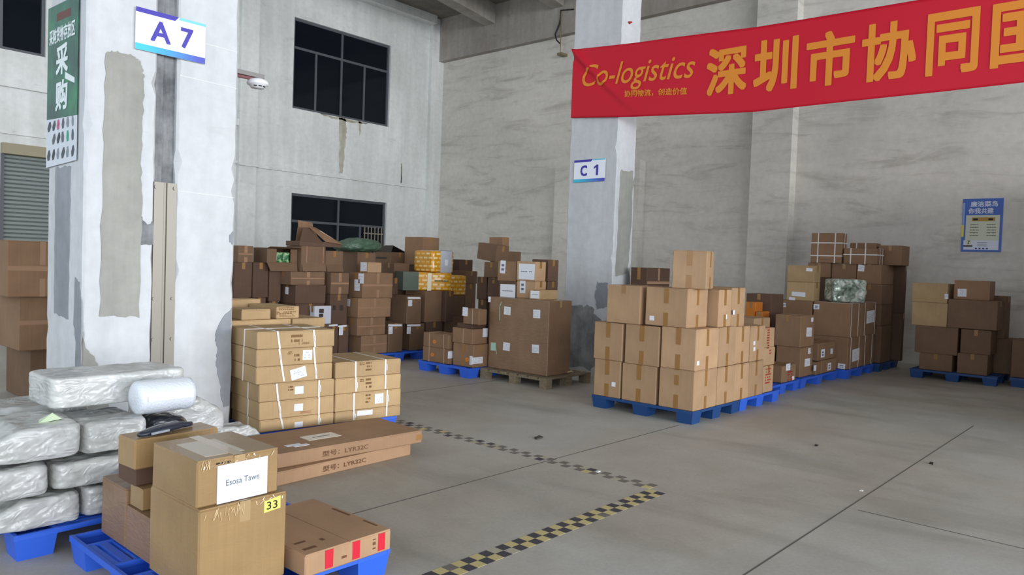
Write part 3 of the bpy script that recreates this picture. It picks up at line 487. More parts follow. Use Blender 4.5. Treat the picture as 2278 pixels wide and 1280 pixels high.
for k in range(6):
    mb = MB(); x = 12.72-10.42+k*.115; mb.box(x, .03, .1, x+.022, .05, 1.19); obj('security_bar', mb, plain('pale security bar', srgb(150, 142, 128), .6), w2)
mb = MB(); mb.box(2.28, .035, 1.0, 2.95, .045, 1.03); obj('security_bar', mb, plain('pale security bar', srgb(150, 142, 128), .6), w2)
window(3, 1.9, 4.93, 5.28, 7.5, [(3.4, 6.78, 7.44), (2.6, 5.34, 6.78), (3.4, 5.34, 6.78), (4.2, 5.34, 6.78)], [6.78])

def roller_door():
    d = struct(thing_plain('door_1', (4.2, 16.8, 0)))
    mb = MB(); n = 42
    for k in range(n):
        z = k*3.33/n; hh = 3.33/n
        mb.prism([(.05, .092, z), (.05, .07, z+hh*.25), (.05, .07, z+hh*.8), (.05, .092, z+hh)], (4.0, 0, 0))
    o = obj('shutter', mb, plain('grey green shutter', srgb(128, 136, 134), .5, .2), d); o['kind'] = 'stuff'
    mb = MB(); mb.box(0, -.14, 3.32, 4.1, .06, 3.52); obj('shutter_box', mb, plain('dusty shutter box', srgb(160, 152, 128), .7), d)
    mb = MB(); mb.box(0, -.02, 0, .06, .14, 3.33); mb.box(4.04, -.02, 0, 4.1, .14, 3.33); obj('guide_rail', mb, M_FRAME, d)
roller_door()

def shaft(mb, x0, y0, x1, y1, z1, seed, ch=.012):
    rd = random.Random(seed); n = 90; prev = None
    for k in range(n+1):
        z = z1*k/n; c = [ch+abs(rd.gauss(0, .006))+(.03 if rd.random() < .04 else 0) for _ in range(4)]
        P = [(x0+c[0], y0), (x1-c[1], y0), (x1, y0+c[1]), (x1, y1-c[2]), (x1-c[2], y1), (x0+c[3], y1), (x0, y1-c[3]), (x0, y0+c[0])]
        b = len(mb.v); mb.v += [(x, y, z) for x, y in P]
        if prev is not None:
            for i in range(8):
                j = (i+1) % 8; mb.f.append((prev+i, prev+j, b+j, b+i)); mb.mi.append(0)
        prev = b
    mb.f.append(tuple(prev+i for i in range(8))); mb.mi.append(0)

def sign(name, label, letters, L_face, o3, w, h, lets):
    """w x h plate; fn(u,v) in metres from lower left corner -> world offset"""
    t = thing(name, label, 'sign', o3, 'aisle signs on the columns')
    ax = (lambda u, v, d=0: (-d, -u, v)) if L_face else (lambda u, v, d=0: (u, -d, v))
    def plate(nm, poly, d0, d1, mat):
        mb = MB(); a = [ax(u, v, d0) for u, v in poly]; e = Vector(ax(0, 0, d1))-Vector(ax(0, 0, d0)); mb.prism(a, e); return obj(nm, mb, mat, t)
    plate('panel', [(0, 0), (w, 0), (w, h), (0, h)], 0, .006, plain('white sign sheet', srgb(238, 242, 250), .4))
    ind = plain('indigo print', srgb(62, 52, 165), .4); cy = plain('pale cyan print', srgb(120, 205, 226), .4)
    plate('top_bar', [(0, h-.035), (w*.545, h-.035), (w*.60, h), (0, h)], .006, .008, ind)
    plate('top_bar', [(w*.60, h-.02), (w, h-.02), (w, h), (w*.615, h)], .006, .008, cy)
    m, nt, b = nodemat('cyan to indigo print')
    tc = N(nt, 'ShaderNodeTexCoord'); sp = N(nt, 'ShaderNodeSeparateXYZ'); L(nt, tc.outputs['Generated'], sp.inputs[0])
    src = sp.outputs[1 if L_face else 0]
    if L_face:
        iv = N(nt, 'ShaderNodeMath', operation='SUBTRACT'); iv.inputs[0].default_value = 1; L(nt, src, iv.inputs[1]); src = iv.outputs[0]
    L(nt, ramp(nt, src, [(.12, srgb(45, 190, 226)), (.9, srgb(66, 76, 185))]), b.inputs['Base Color']); b.inputs['Roughness'].default_value = .4
    plate('bottom_bar', [(0, 0), (w, 0), (w, .047), (0, .047)], .006, .008, m)
    for ch, u0, u1, v0, v1, bold in lets:
        if ch == '1':
            plate('letter', [(u0+(u1-u0)*a, v0+(v1-v0)*b) for a, b in ((.52, 0), (1, 0), (1, 1), (.62, 1), (0, .80), (0, .62), (.52, .77))], .0085, .0095, ind); continue
        lettering('letter', ch, lambda u, v: ax(u0+u*(u1-u0), v0+v*(v1-v0), .009), ind, t, bold)
    return t

def column_a():
    loc = (2.02, 6.0, 0)
    c = thing('concrete_column', 'wide white double column with A 7 sign, cement patches and a seam', 'column', loc, 'white columns')
    for k, (x0, x1) in enumerate(((0, .505), (.665, 1.17))):
        mb = MB(); shaft(mb, x0, 0, x1, .77, CEIL, 3+k); obj('shaft', mb, M_COL, c)
    mb = MB(); mb.box(.5, .05, 0, .67, .74, CEIL); obj('seam_filling', mb, M_DGREY, c)
    mb = MB(); mb.box(.505, .03, 2.13, .565, .06, CEIL); obj('mortar_strip', mb, M_DGREY, c)
    st = plain('galvanised steel', srgb(122, 118, 110), .42, .8)
    mb = MB(); mb.box(.497, -.006, .2, .572, .012, 2.13); mb.box(.572, .004, .2, .60, .03, 2.13); mb.box(.60, -.006, .2, .673, .012, 2.13)
    mb.box(.572, -.008, .2, .577, .02, 2.13); mb.box(.597, -.008, .2, .602, .02, 2.13); obj('steel_cover', mb, st, c)
    for z in (2.09, 1.22, .9):
        for x in (.51, .655):
            mb = MB(); mb.tube([(x, -.006, z), (x, -.014, z)], .014, 10); obj('bolt', mb, st, c)
    patch_R('cement_patch', [(2.14, 1.10), (2.42, 1.08), (2.425, 1.95), (2.415, 2.4), (2.43, 2.88), (2.40, 3.02), (2.36, 3.055), (2.22, 3.06), (2.15, 3.04), (2.14, 2.3)], 6.0, M_GREY, c, loc, .007, 9, .009, 4)
    patch_R('cement_patch', [(2.42, 1.63), (2.515, 1.64), (2.52, 1.82), (2.47, 1.80), (2.41, 1.86)], 6.0, M_DGREY, c, loc, .005, 4, .008, 5)
    patch_R('cement_patch', [(2.025, .98), (2.05, .86), (2.10, .80), (2.15, .70), (2.20, .6), (2.22, .3), (2.03, .3)], 6.0, M_GREY, c, loc, .006, 5, .008, 6)
    patch_R('cement_patch', [(3.18, 1.14), (3.10, 1.05), (3.03, .92), (3.06, .8), (3.05, .66), (3.09, .48), (3.12, .3), (3.18, .3)], 6.0, M_BLUEGREY, c, loc, .006, 5, .008, 7)
    patch_R('cement_patch', [(3.18, 1.78), (3.14, 1.75), (3.15, 1.69), (3.18, 1.66)], 6.0, M_BLUEGREY, c, loc, .004, 4, .005, 8)
    patch_L('cement_patch', [(6.58, 1.08), (6.28, 1.06), (6.27, 1.7), (6.27, 2.21), (6.6, 2.21), (6.59, 1.6)], 2.02, M_BLUEGREY, c, loc, .006, 8, .009, 9)
    patch_L('cement_patch', [(6.14, 1.38), (6.05, 1.34), (6.0, 1.2), (6.005, .3), (6.12, .3), (6.10, .9), (6.16, 1.05)], 2.02, M_BLUEGREY, c, loc, .005, 5, .008, 10)
    for z in (2.98, 2.07, 3.28):
        mb = MB(); mb.prism([(.68, 0, z), (1.155, 0, z-.012), (1.155, 0, z-.004), (.68, 0, z+.008)], (0, -.0025, 0)); obj('paint_line', mb, plain('pale paint ridge', srgb(214, 216, 216), .8), c)
    sign('aisle_sign', 'white A 7 sign with indigo and cyan bars on double column', 'A 7', False, (2.35, 5.985, 3.11), .54, .315,
         [('A', .11, .262, .087, .245, .02), ('7', .34, .44, .087, .245, .02)])
column_a()

def column_c():
    loc = (9.36, 6.36, 0)
    c = thing('concrete_column', 'square white column with C 1 sign in middle of warehouse', 'column', loc, 'white columns')
    mb = MB(); shaft(mb, 0, 0, .49, .90, CEIL, 21, .014); obj('shaft', mb, M_COL, c)
    patch_R('cement_patch', [(9.44, 3.03), (9.78, 3.05), (9.79, 2.2), (9.75, 1.5), (9.42, 1.45), (9.44, 2.3)], 6.36, M_GREY, c, loc, .006, 7, .012, 22)
    patch_L('cement_patch', [(6.62, 1.35), (6.45, 1.36), (6.40, 1.0), (6.62, .95), (6.68, 1.15)], 9.36, M_BLUEGREY, c, loc, .005, 6, .014, 23)
    dk = plaster('smeared dirt', srgb(120, 120, 120), srgb(165, 166, 168), .6, srgb(60, 60, 62), .4, 6)
    patch_L('dirt_patch', [(7.2, .95), (6.75, .98), (6.5, .72), (6.45, .25), (6.7, .02), (7.2, .02)], 9.36, dk, c, loc, .004, 9, .03, 24)
    mb = MB(); mb.box(.15, -.02, 5.2, .17, 0, 5.22); mb.tube([(.13, -.012, 5.22), (.2, -.02, 5.235)], .012, 6); obj('red_knot', mb, plain('red cord', srgb(170, 35, 45), .7), c)
    sign('aisle_sign', 'small white C 1 sign with indigo and cyan bars on square column', 'C 1', True, (9.345, 7.14, 2.87), .58, .34,
         [('C', .125, .25, .09, .255, .03), ('1', .375, .455, .093, .252, .02)])
column_c()

# ------------------------------------------------------------------ red banner
def pl(P, y):
    P = sorted(P)
    for (a, b), (c, d) in zip(P, P[1:]):
        if a <= y <= c: return b+(d-b)*(y-a)/(c-a)
    return P[0][1] if y < P[0][0] else P[-1][1]
B_TOP = [(7.24, 4.92), (6.1, 4.83), (4.26, 4.72), (3.08, 4.69), (2.25, 4.67), (.3, 4.70), (-2.5, 4.86)]
B_BOT = [(7.22, 3.87), (6.01, 3.76), (4.28, 3.64), (3.03, 3.635), (2.09, 3.63), (.3, 3.64), (-2.5, 3.82)]
def ban_x(y, z):
    s = (7.22-y); zz = 4.90-z                       # fold runs from the upper left corner down and right
    d = (zz-1.02*s+.12*s*s)/1.35
    f = -.05*math.exp(-(d/.035)**2)*max(0, 1-s/1.4)+.028*math.exp(-((d-.09)/.05)**2)*max(0, 1-s/1.4)
    return 9.315+f+.008*math.sin(y*2.1+z*1.3)-.05*math.sin(PI*min(1, max(0, (7.2-y)/9.6)))
def banner():
    b = thing('cloth_banner', 'long red cloth banner with orange lettering strung across the hall', 'banner', (9.31, 7.22, 3.87))
    O = Vector(b.location); mb = MB(); nx, nz = 190, 26; y0, y1 = 7.23, -2.5
    for i in range(nx+1):
        y = y0+(y1-y0)*(i/nx)**1.35
        for j in range(nz+1):
            z = pl(B_BOT, y)+(pl(B_TOP, y)-pl(B_BOT, y))*j/nz; mb.v.append(tuple(Vector((ban_x(y, z), y, z))-O))
    for i in range(nx):
        for j in range(nz):
            k = i*(nz+1)+j; mb.f.append((k, k+nz+1, k+nz+2, k+1)); mb.mi.append(0)
    me = mb.mesh('cloth', plain('red banner cloth', srgb(205, 24, 48), .55, spec=.3), True, False)
    o = link('cloth', me, b); s = o.modifiers.new('thickness', 'SOLIDIFY'); s.thickness = .002
    org = plain('orange print', srgb(228, 140, 44), .6)
    def put(nm, body, yl, yr, zb, zt, bold, shear=0, slope=0):
        def fn(u, v):
            y = yl+(yr-yl)*u; z = zb+(zt-zb)*v+slope*u; return Vector((ban_x(y, z)-.008, y, z))-O
        lettering(nm, body, fn, org, b, bold, shear, 4)
    put('lettering', 'Co-logistics', 7.03, 5.10, 4.215, 4.645, .004, .32, -.125)
    put('lettering', '协同物流，创造价值', 6.24, 5.21, 4.065, 4.165, .02, 0, -.09)
    for ch, yl, yr, zb, zt in (('深', 4.93, 4.36, 3.905, 4.535), ('圳', 4.27, 3.70, 3.87, 4.53), ('市', 3.60, 3.03, 3.85, 4.50),
                               ('协', 2.95, 2.37, 3.825, 4.49), ('同', 2.27, 1.77, 3.81, 4.49), ('国', 1.66, 1.14, 3.81, 4.48)):
        put('character', ch, yl, yr, zb, zt, .027)
banner()

# ------------------------------------------------------------------ green banner on column A
def green_banner():
    t = thing('vinyl_banner', 'green vinyl banner with white characters and goods pictures on column side', 'banner', (2.008, 6.78, 2.21))
    # local frame: u to the right = -Y, v up
    P = lambda u, v, d=0: (-d, -u, v)
    def poly(nm, pts, d0, d1, m): mb = MB(); mb.prism([P(u, v, d0) for u, v in pts], Vector(P(0, 0, d1))-Vector(P(0, 0, d0))); return obj(nm, mb, m, t)
    Wd = .655; poly('sheet', [(0, .01), (Wd, .03), (Wd, .36), (0, .385)], 0, .004, plain('white vinyl', srgb(205, 212, 222), .45))
    m, nt, b = nodemat('green vinyl'); n = noise(nt, coords(nt), 3.2, 4)
    L(nt, ramp(nt, n, [(.35, srgb(14, 72, 66)), (.55, srgb(20, 100, 80)), (.72, srgb(40, 140, 84))]), b.inputs['Base Color']); b.inputs['Roughness'].default_value = .4
    poly('green_sheet', [(0, .387), (Wd, .362), (Wd, 1.235), (0, 1.255)], 0, .004, m)
    wh = plain('white vinyl print', srgb(222, 232, 234), .5)
    def put(nm, body, u0, u1, v0, v1, bold, sl=0): lettering(nm, body, lambda u, v: P(u0+(u1-u0)*u, v0+(v1-v0)*v+sl*u, .0052), wh, t, bold)
    put('lettering', '采购货物存放区', .04, .60, .955, 1.075, .03, -.005)
    put('character', '采', .20, .46, .70, .93, .03); put('character', '购', .20, .46, .43, .66, .03)
    poly('red_print', [(.2, 1.12), (.5, 1.11), (.5, 1.17), (.2, 1.18)], .004, .0045, plain('dull red print', srgb(96, 50, 46), .5))
    poly('tab', [(.40, .72-.06), (.60, .60), (.60, .64), (.40, .71)], .004, .0045, wh)
    rd = random.Random(5); cols = [srgb(60, 66, 74), srgb(84, 88, 98), srgb(40, 48, 54), srgb(130, 136, 142)]
    for r, (v0, hh) in enumerate(((.285, .08), (.18, .085), (.06, .085))):
        for k in range(6):
            if rd.random() < .08: continue
            cu = .06+k*.105; w = .03+.012*rd.random(); cc = rd.choice(cols)
            if r == 0 and k == 2: cc = srgb(176, 80, 120)
            if r == 1 and k == 4: cc = srgb(40, 150, 110)
            sl = rd.uniform(-.02, .02)
            pts = [(cu-w*.6, v0), (cu+w*.5, v0+.004), (cu+w+sl, v0+hh*.55), (cu+w*.5+sl, v0+hh), (cu-w*.4+sl, v0+hh*.95), (cu-w, v0+hh*.4)]
            poly('goods_picture', pts, .004, .0046, plain('goods print %d %d' % (r, k), cc, .5))
green_banner()

# ------------------------------------------------------------------ wall poster
def poster():
    t = thing('wall_poster', 'blue and cream notice poster with white title on right wall', 'poster', (15.295, 3.03, 2.08))
    P = lambda u, v, d=0: (-d, -u, v)
    def poly(nm, pts, d0, d1, m): mb = MB(); mb.prism([P(u, v, d0) for u, v in pts], Vector(P(0, 0, d1))-Vector(P(0, 0, d0))); return obj(nm, mb, m, t)
    R = lambda a, b, c, d: [(a, b), (c, b), (c, d), (a, d)]
    blue = plain('poster blue', srgb(62, 100, 182), .4); cream = plain('poster cream', srgb(206, 210, 190), .5); wh = plain('poster white', srgb(214, 220, 236), .5)
    dk = plain('poster ink', srgb(80, 78, 70), .6); yl = plain('poster yellow', srgb(226, 206, 96), .5); go = plain('poster gold', srgb(176, 138, 48), .5); bl = plain('poster lettering black', srgb(35, 32, 28), .6)
    poly('sheet', R(0, 0, .61, .93), 0, .004, blue)
    poly('cream_field', R(.06, .20, .57, .64), .004, .0048, cream); poly('white_field', R(.04, .035, .57, .20), .004, .0048, wh)
    poly('yellow_stripe', R(-.005, .26, .035, .47), .004, .0048, yl); poly('white_stripe', R(.005, .47, .035, .86), .004, .0048, plain('poster light blue', srgb(140, 170, 224), .5))
    poly('gold_bar', R(.15, .535, .50, .60), .0048, .0055, go)
    poly('print', R(.17, .55, .24, .585), .0055, .006, bl); poly('print', R(.40, .55, .47, .585), .0055, .006, bl)
    def put(body, u0, u1, v0, v1, m=wh, bold=.022): lettering('lettering', body, lambda u, v: P(u0+(u1-u0)*u, v0+(v1-v0)*v, .0058), m, t, bold)
    put('廉洁菜鸟', .12, .53, .785, .885); put('你我共建', .09, .47, .665, .765)
    for k in range(5):
        v = .475-k*.047
        for (a, b) in ((.13, .25), (.38, .51)):
            mb = MB(); x = a
            rd = random.Random(k*7+int(a*100))
            while x < b:
                w = rd.uniform(.008, .02); mb.prism([P(x, v-.007, .0048), P(x+w, v-.007, .0048), P(x+w, v+.007, .0048), P(x, v+.007, .0048)], (-.0005, 0, 0)); x += w+.005
            obj('small_print', mb, dk, t)
    poly('badge', [(.075+.05*math.cos(a*PI/6)+.04, .165+.05*math.sin(a*PI/6)) for a in range(12)], .0048, .0053, cream)
    poly('badge_mark', [(.10, .14), (.125, .135), (.118, .165), (.14, .19), (.118, .2), (.112, .17)], .0053, .0058, bl)
    poly('badge_bar', R(.04, .085, .18, .115), .0053, .0058, dk)
    for k in range(3): poly('small_print', R(.25, .10+.03*k, .40, .106+.03*k), .0048, .0053, dk)
    for k in range(4): poly('button', R(.22+.055*k, .045, .25+.055*k, .07), .0048, .0053, plain('poster dark blue', srgb(50, 62, 120), .5))
poster()

# ------------------------------------------------------------------ smoke detector, cable
def detector():
    t = thing('smoke_detector', 'white dome smoke detector on metal arm beside double column', 'detector', (3.48, 6.2, 3.08))
    mb = MB(); prof = [(0, .065), (.05, .062), (.085, .045), (.095, .02), (.09, .008), (.065, .0), (.06, -.018), (.0, -.022)]; n = 24
    for r, z in prof: mb.v += [(r*math.cos(2*PI*k/n), r*math.sin(2*PI*k/n), z) for k in range(n)]
    for a in range(len(prof)-1):
        for k in range(n): mb.f.append((a*n+k, a*n+(k+1) % n, (a+1)*n+(k+1) % n, (a+1)*n+k)); mb.mi.append(0)
    obj('dome', mb, plain('white plastic', srgb(235, 236, 240), .4), t, smooth=True)
    for a in (-2.4, -1.75, -1.1):
        mb = MB(); mb.box(-.014, -.004, -.013, .014, .004, -.004); o = obj('vent', mb, M_DARK, t); o.location = (.063*math.cos(a), .063*math.sin(a), 0); o.rotation_euler = (0, 0, a+PI/2)
    mb = MB(); mb.box(-.30, -.025, .068, .05, .025, .075); mb.box(-.30, -.025, .075, .05, -.02, .105); obj('arm', mb, plain('arm metal', srgb(120, 118, 116), .45, .5), t)
    mb = MB(); mb.tube([(-.30, -.0, .05), (-.05, -.0, .055)], .016, 8); obj('red_conduit', mb, plain('dull red conduit', srgb(128, 84, 88), .5), t)
detector()
def cable():
    o = MB(); o.tube([(15.1, 11.75, 7.98), (15.09, 12.15, 8.03), (15.08, 12.17, 7.7), (15.08, 12.3, 7.45), (15.08, 12.25, 7.3), (15.1, 12.15, 7.2)], .018, 8)
    tag(obj('wall_cable', o, plain('black cable', (.012, .012, .012, 1), .5)), 'black cable looping down from ceiling end of grey wall', 'cable')
    o = MB(); o.tube([(15.1, 12.13, 8.0), (15.1, 12.13, 6.98)], .012, 8); o.box(15.06, 12.05, 6.9, 15.3, 12.2, 6.96)
    tag(obj('conduit_pipe', o, plain('dull brass pipe', srgb(128, 112, 86), .5)), 'thin brownish conduit pipe beside black cable on grey wall', 'pipe')
cable()

# ------------------------------------------------------------------ floor tape, litter
def floor_tape():
    yel, blk = plain('worn yellow tape', srgb(200, 184, 130), .7), plain('worn black tape', srgb(70, 68, 74), .7)
    pale = plain('rubbed yellow tape', srgb(178, 171, 150), .75); grey = plain('rubbed black tape', srgb(118, 112, 105), .75)
    s = .068
    t = MB(); rd = random.Random(2)
    n = int((4.79-1.6)/s)
    for k in range(n):
        for r in range(2):
            x = 1.6+k*s; y = 2.69+r*s
            t.box(x, y, 0, x+s, y+s, .0012, ((k+r) % 2)+(0 if rd.random() < .93 else 2))
    tag(obj('floor_tape', t, [yel, blk, pale, grey]), 'black and yellow checkered floor tape running towards the doorway', 'tape', 'checkered floor tapes')
    t = MB(); n = int((5.9-2.76)/s)
    for k in range(n):
        for r in range(2):
            if rd.random() < .0: continue
            x = 4.73+r*s; y = 2.83+k*s; q = (k+r) % 2
            if q == 0 and rd.random() < .5: continue
            t.box(x, y, 0, x+s, y+s, .0012, q+(2 if rd.random() < .75 else 0))
    tag(obj('floor_tape', t, [yel, blk, pale, grey]), 'rubbed away checkered floor tape running towards the flat cartons', 'tape', 'checkered floor tapes')
    for nm, lab, x, y, s, c in (('litter_scrap', 'dark scrap on bare floor before the square stack', 5.32, 4.36, .045, srgb(70, 66, 62)),
                                ('litter_scrap', 'white scrap lying on the rubbed checkered tape', 4.82, 3.34, .02, srgb(220, 220, 222)),
                                ('litter_scrap', 'small dark scrap on open floor nearer the far pallet', 7.12, 2.5, .025, srgb(52, 50, 46)),
                                ('litter_scrap', 'dark chip on open floor at the right', 7.25, 1.57, .03, srgb(50, 46, 40)),
                                ('litter_scrap', 'tiny white chip on open floor at the right', 5.91, 1.73, .014, srgb(220, 220, 216))):
        mb = MB(); pts = jag([(-s, -s*.6), (s, -s*.5), (s*.9, s*.6), (-s*.8, s*.5)], 2, s*.2, int(x*100)); mb.prism([(a, b, 0) for a, b in pts], (0, 0, s*.35))
        tag(obj(nm, mb, plain('scrap %d' % int(x*100), c, .8), None, (x, y, .0)), lab, 'litter')
floor_tape()
# ------------------------------------------------------------------ pallets
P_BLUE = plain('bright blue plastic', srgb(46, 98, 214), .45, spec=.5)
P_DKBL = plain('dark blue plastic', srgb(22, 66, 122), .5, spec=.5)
_pal = {}
def pallet(x, y, sx, sy, label, mat=P_BLUE, h=.139, rot=0):
    """nine-footed nestable plastic pallet: open cups over the feet, slotted deck between"""
    t = thing('plastic_pallet', label, 'pallet', (x, y, 0), 'blue plastic pallets', rot)
    key = (round(sx, 3), round(sy, 3), mat.name)
    if key not in _pal:
        fw = .20; w = .018
        cx = [0, sx/2-fw/2, sx-fw]; cy = [0, sy/2-fw/2, sy-fw]
        d = MB(); z0 = h-.03
        # rims and ribs around the cups
        for X in cx:
            for a, b in ((X, X+w), (X+fw-w, X+fw)): d.box(a, 0, z0, b, sy, h)
        for Y in cy:
            for a, b in ((Y, Y+w), (Y+fw-w, Y+fw)): d.box(.0012, a+.0012, z0+.0012, sx-.0012, b-.0012, h-.0012)
        # slats of the bays between cups
        for i in range(2):
            gx0, gx1 = cx[i]+fw, cx[i+1]
            for Y in cy:
                n = 4; st = fw/n
                for k in range(n): d.box(gx0, Y+k*st+.008, h-.016, gx1, Y+(k+1)*st-.012, h-.003)
            n = 9; gy0, gy1 = 0, sy
        for i in range(2):
            gy0, gy1 = cy[i]+fw, cy[i+1]; n = max(6, int((sx)/.06)); st = sx/n
            for k in range(n): d.box(k*st+.006, gy0, h-.016, (k+1)*st-.014, gy1, h-.003)
        f = MB(); T = .018
        P0 = [(0, 0), (fw, 0), (fw, fw), (0, fw)]; P1 = [(T, T), (fw-T, T), (fw-T, fw-T), (T, fw-T)]
        for i in range(4):
            j = (i+1) % 4
            f.quad([(*P1[i], 0), (*P1[j], 0), (*P0[j], h-.002), (*P0[i], h-.002)])
            q = .006
            I0 = [(q, q), (fw-q, q), (fw-q, fw-q), (q, fw-q)]; I1 = [(T+q, T+q), (fw-T-q, T+q), (fw-T-q, fw-T-q), (T+q, fw-T-q)]
            f.quad([(*I1[j], .03), (*I1[i], .03), (*I0[i], h-.002), (*I0[j], h-.002)])
            f.quad([(*P0[i], h-.002), (*P0[j], h-.002), (*I0[j], h-.002), (*I0[i], h-.002)])
        f.quad([(*P1[3], 0), (*P1[2], 0), (*P1[1], 0), (*P1[0], 0)]); f.quad([(T+.006, T+.006, .03), (fw-T-.006, T+.006, .03), (fw-T-.006, fw-T-.006, .03), (T+.006, fw-T-.006, .03)])
        _pal[key] = (d.mesh('deck', mat), f.mesh('foot', mat), cx, cy)
    dm, fm, cx, cy = _pal[key]
    link('deck', dm, t)
    for X in cx:
        for Y in cy: link('foot', fm, t, (X, Y, 0))
    return t
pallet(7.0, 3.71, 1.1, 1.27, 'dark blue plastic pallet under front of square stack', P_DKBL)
pallet(8.13, 3.72, 1.1, 1.27, 'bright blue plastic pallet under rear of square stack')
pallet(9.27, 3.90, 1.08, 1.15, 'bright blue plastic pallet under small carton with red print')
pallet(10.42, 3.90, 1.45, 1.15, 'bright blue plastic pallet under the stacked pair with white papers')
pallet(12.0, 3.80, 1.3, 1.25, 'bright blue plastic pallet under strapped cartons of four')
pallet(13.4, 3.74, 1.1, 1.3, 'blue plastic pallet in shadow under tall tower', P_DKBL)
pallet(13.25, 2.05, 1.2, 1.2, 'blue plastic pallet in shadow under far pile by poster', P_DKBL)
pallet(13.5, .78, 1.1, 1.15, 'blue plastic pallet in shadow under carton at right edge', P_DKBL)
pallet(7.27, 7.22, 1.05, 1.05, 'blue plastic pallet under cartons with orange stamps')
pallet(8.45, 7.75, 1.1, 1.1, 'blue plastic pallet behind huge wrapped carton, under middle pile')
pallet(7.08, 9.12, 1.12, 1.15, 'blue plastic pallet under trio with hanging tags', P_BLUE)
pallet(8.22, 9.14, 1.3, 1.15, 'blue plastic pallet under yellow parcel pile', P_BLUE)
pallet(5.94, 9.22, 1.12, 1.15, 'blue plastic pallet under reddish wrapped cartons of left back pile', P_BLUE)
pallet(4.8, 9.5, 1.12, 1.1, 'blue plastic pallet under large dark cartons behind white A column', P_BLUE)
pallet(3.235, 5.60, 1.32, 1.3, 'blue plastic pallet mostly hidden under strapped stacks', P_BLUE, .139, -.12)
pallet(1.36, 2.94, 1.08, 1.22, 'bright blue plastic pallet at front holding number note carton')
pallet(1.16, 4.32, 1.15, 1.15, 'bright blue plastic pallet under white film sacks')
pallet(8.22, 10.31, 1.3, 1.1, 'blue plastic pallet buried at rear of yellow parcel pile', P_BLUE)
pallet(9.55, 9.4, 1.1, 1.1, 'blue plastic pallet buried right of yellow parcel pile', P_BLUE)
pallet(9.5, 5.2, 1.1, 1.1, 'blue plastic pallet hidden behind square stack', P_BLUE)
def wood_pallet():
    t = thing('wooden_pallet', 'weathered wooden pallet under huge wrapped carton', 'pallet', (7.47, 6.02, 0))
    m, nt, b = nodemat('weathered wood'); n = noise(nt, coords(nt, (3, 30, 30)), 1.2, 5)
    L(nt, ramp(nt, n, [(.3, srgb(104, 92, 74)), (.7, srgb(142, 128, 104))]), b.inputs['Base Color']); b.inputs['Roughness'].default_value = .8
    for k in range(7):
        mb = MB(); y = k*.175; mb.box(0, y, .118, .95, y+.13, .139); obj('deck_plank', mb, m, t)
    for x in (0, .42, .84):
        mb = MB(); mb.box(x, 0, .1, x+.11, 1.18, .118); obj('cross_board', mb, m, t)
        for y in (0, .53, 1.06):
            mb = MB(); mb.box(x, y, 0, x+.11, y+.12, .1); obj('block', mb, m, t)
wood_pallet()

# ------------------------------------------------------------------ cartons
M_TAPE = plain('brown packing tape', srgb(150, 110, 62), .3, coat=.2)
M_TAPE2 = plain('shiny packing tape', srgb(160, 126, 100), .16, coat=.6)
M_STRAP = plain('white strap', srgb(226, 222, 218), .45)
M_PAPER = plain('white label paper', srgb(226, 228, 234), .6)
M_INK = plain('grey ink', srgb(96, 98, 104), .7); M_BLUEINK = plain('blue grey ink', srgb(70, 78, 110), .7)
M_RED = plain('red print', srgb(168, 52, 44), .7); M_PRINT = plain('brown print', srgb(120, 88, 52), .8); M_BK = plain('dark print', srgb(58, 48, 44), .8)
M_ORG = plain('orange stamp', srgb(214, 128, 44), .7); M_GRN = plain('pale green sticker', srgb(176, 206, 190), .5)
def parcel_mat(kind):
    if 'parcel'+kind in MATS: return MATS['parcel'+kind]
    m, nt, b = nodemat('parcel '+kind)
    if kind == 'G':
        v = N(nt, 'ShaderNodeTexVoronoi'); L(nt, coords(nt), v.inputs['Vector']); v.inputs['Scale'].default_value = 10
        n = noise(nt, coords(nt), 9, 4, .6, 1)
        L(nt, ramp(nt, n, [(.35, srgb(92, 106, 92)), (.5, srgb(158, 172, 158)), (.62, srgb(226, 232, 224))]), b.inputs['Base Color'])
        b.inputs['Metallic'].default_value = .35; b.inputs['Roughness'].default_value = .25; bump(nt, b, v.outputs[0], .8, .03)
    else:
        v = coords(nt); br = N(nt, 'ShaderNodeTexBrick'); L(nt, coords(nt, (1, 1, 1), 'UV'), br.inputs['Vector'])
        br.offset = .5; br.inputs['Scale'].default_value = 1; br.inputs['Brick Width'].default_value = .12; br.inputs['Row Height'].default_value = .068
        br.inputs['Mortar Size'].default_value = .02; br.inputs['Mortar Smooth'].default_value = .2
        br.inputs['Color1'].default_value = srgb(236, 220, 170); br.inputs['Color2'].default_value = srgb(226, 168, 40); br.inputs['Mortar'].default_value = srgb(214, 148, 20)
        n = noise(nt, v, 3.2, 3, .5, .5)
        c = mix(nt, ramp(nt, n, [(.30, (0, 0, 0)), (.50, (1, 1, 1))]), srgb(214, 150, 22), br.outputs[0])
        L(nt, c, b.inputs['Base Color']); b.inputs['Roughness'].default_value = .3; b.inputs['Coat Weight'].default_value = .4
        bump(nt, b, noise(nt, v, 16, 3), .3, .01)
    MATS['parcel'+kind] = m; return m
def rect_bars(mb, fn, w, h, rows, seed, fill=.8):
    rd = random.Random(seed)
    for r in range(rows):
        v0 = h*(r+.2)/rows; v1 = h*(r+.2+.55)/rows; u = 0
        while u < w*.95:
            a = w*rd.uniform(.06, .16)
            if rd.random() < fill: mb.quad([fn(u, v0), fn(min(w, u+a), v0), fn(min(w, u+a), v1), fn(u, v1)], 1)
            u += a+w*.03
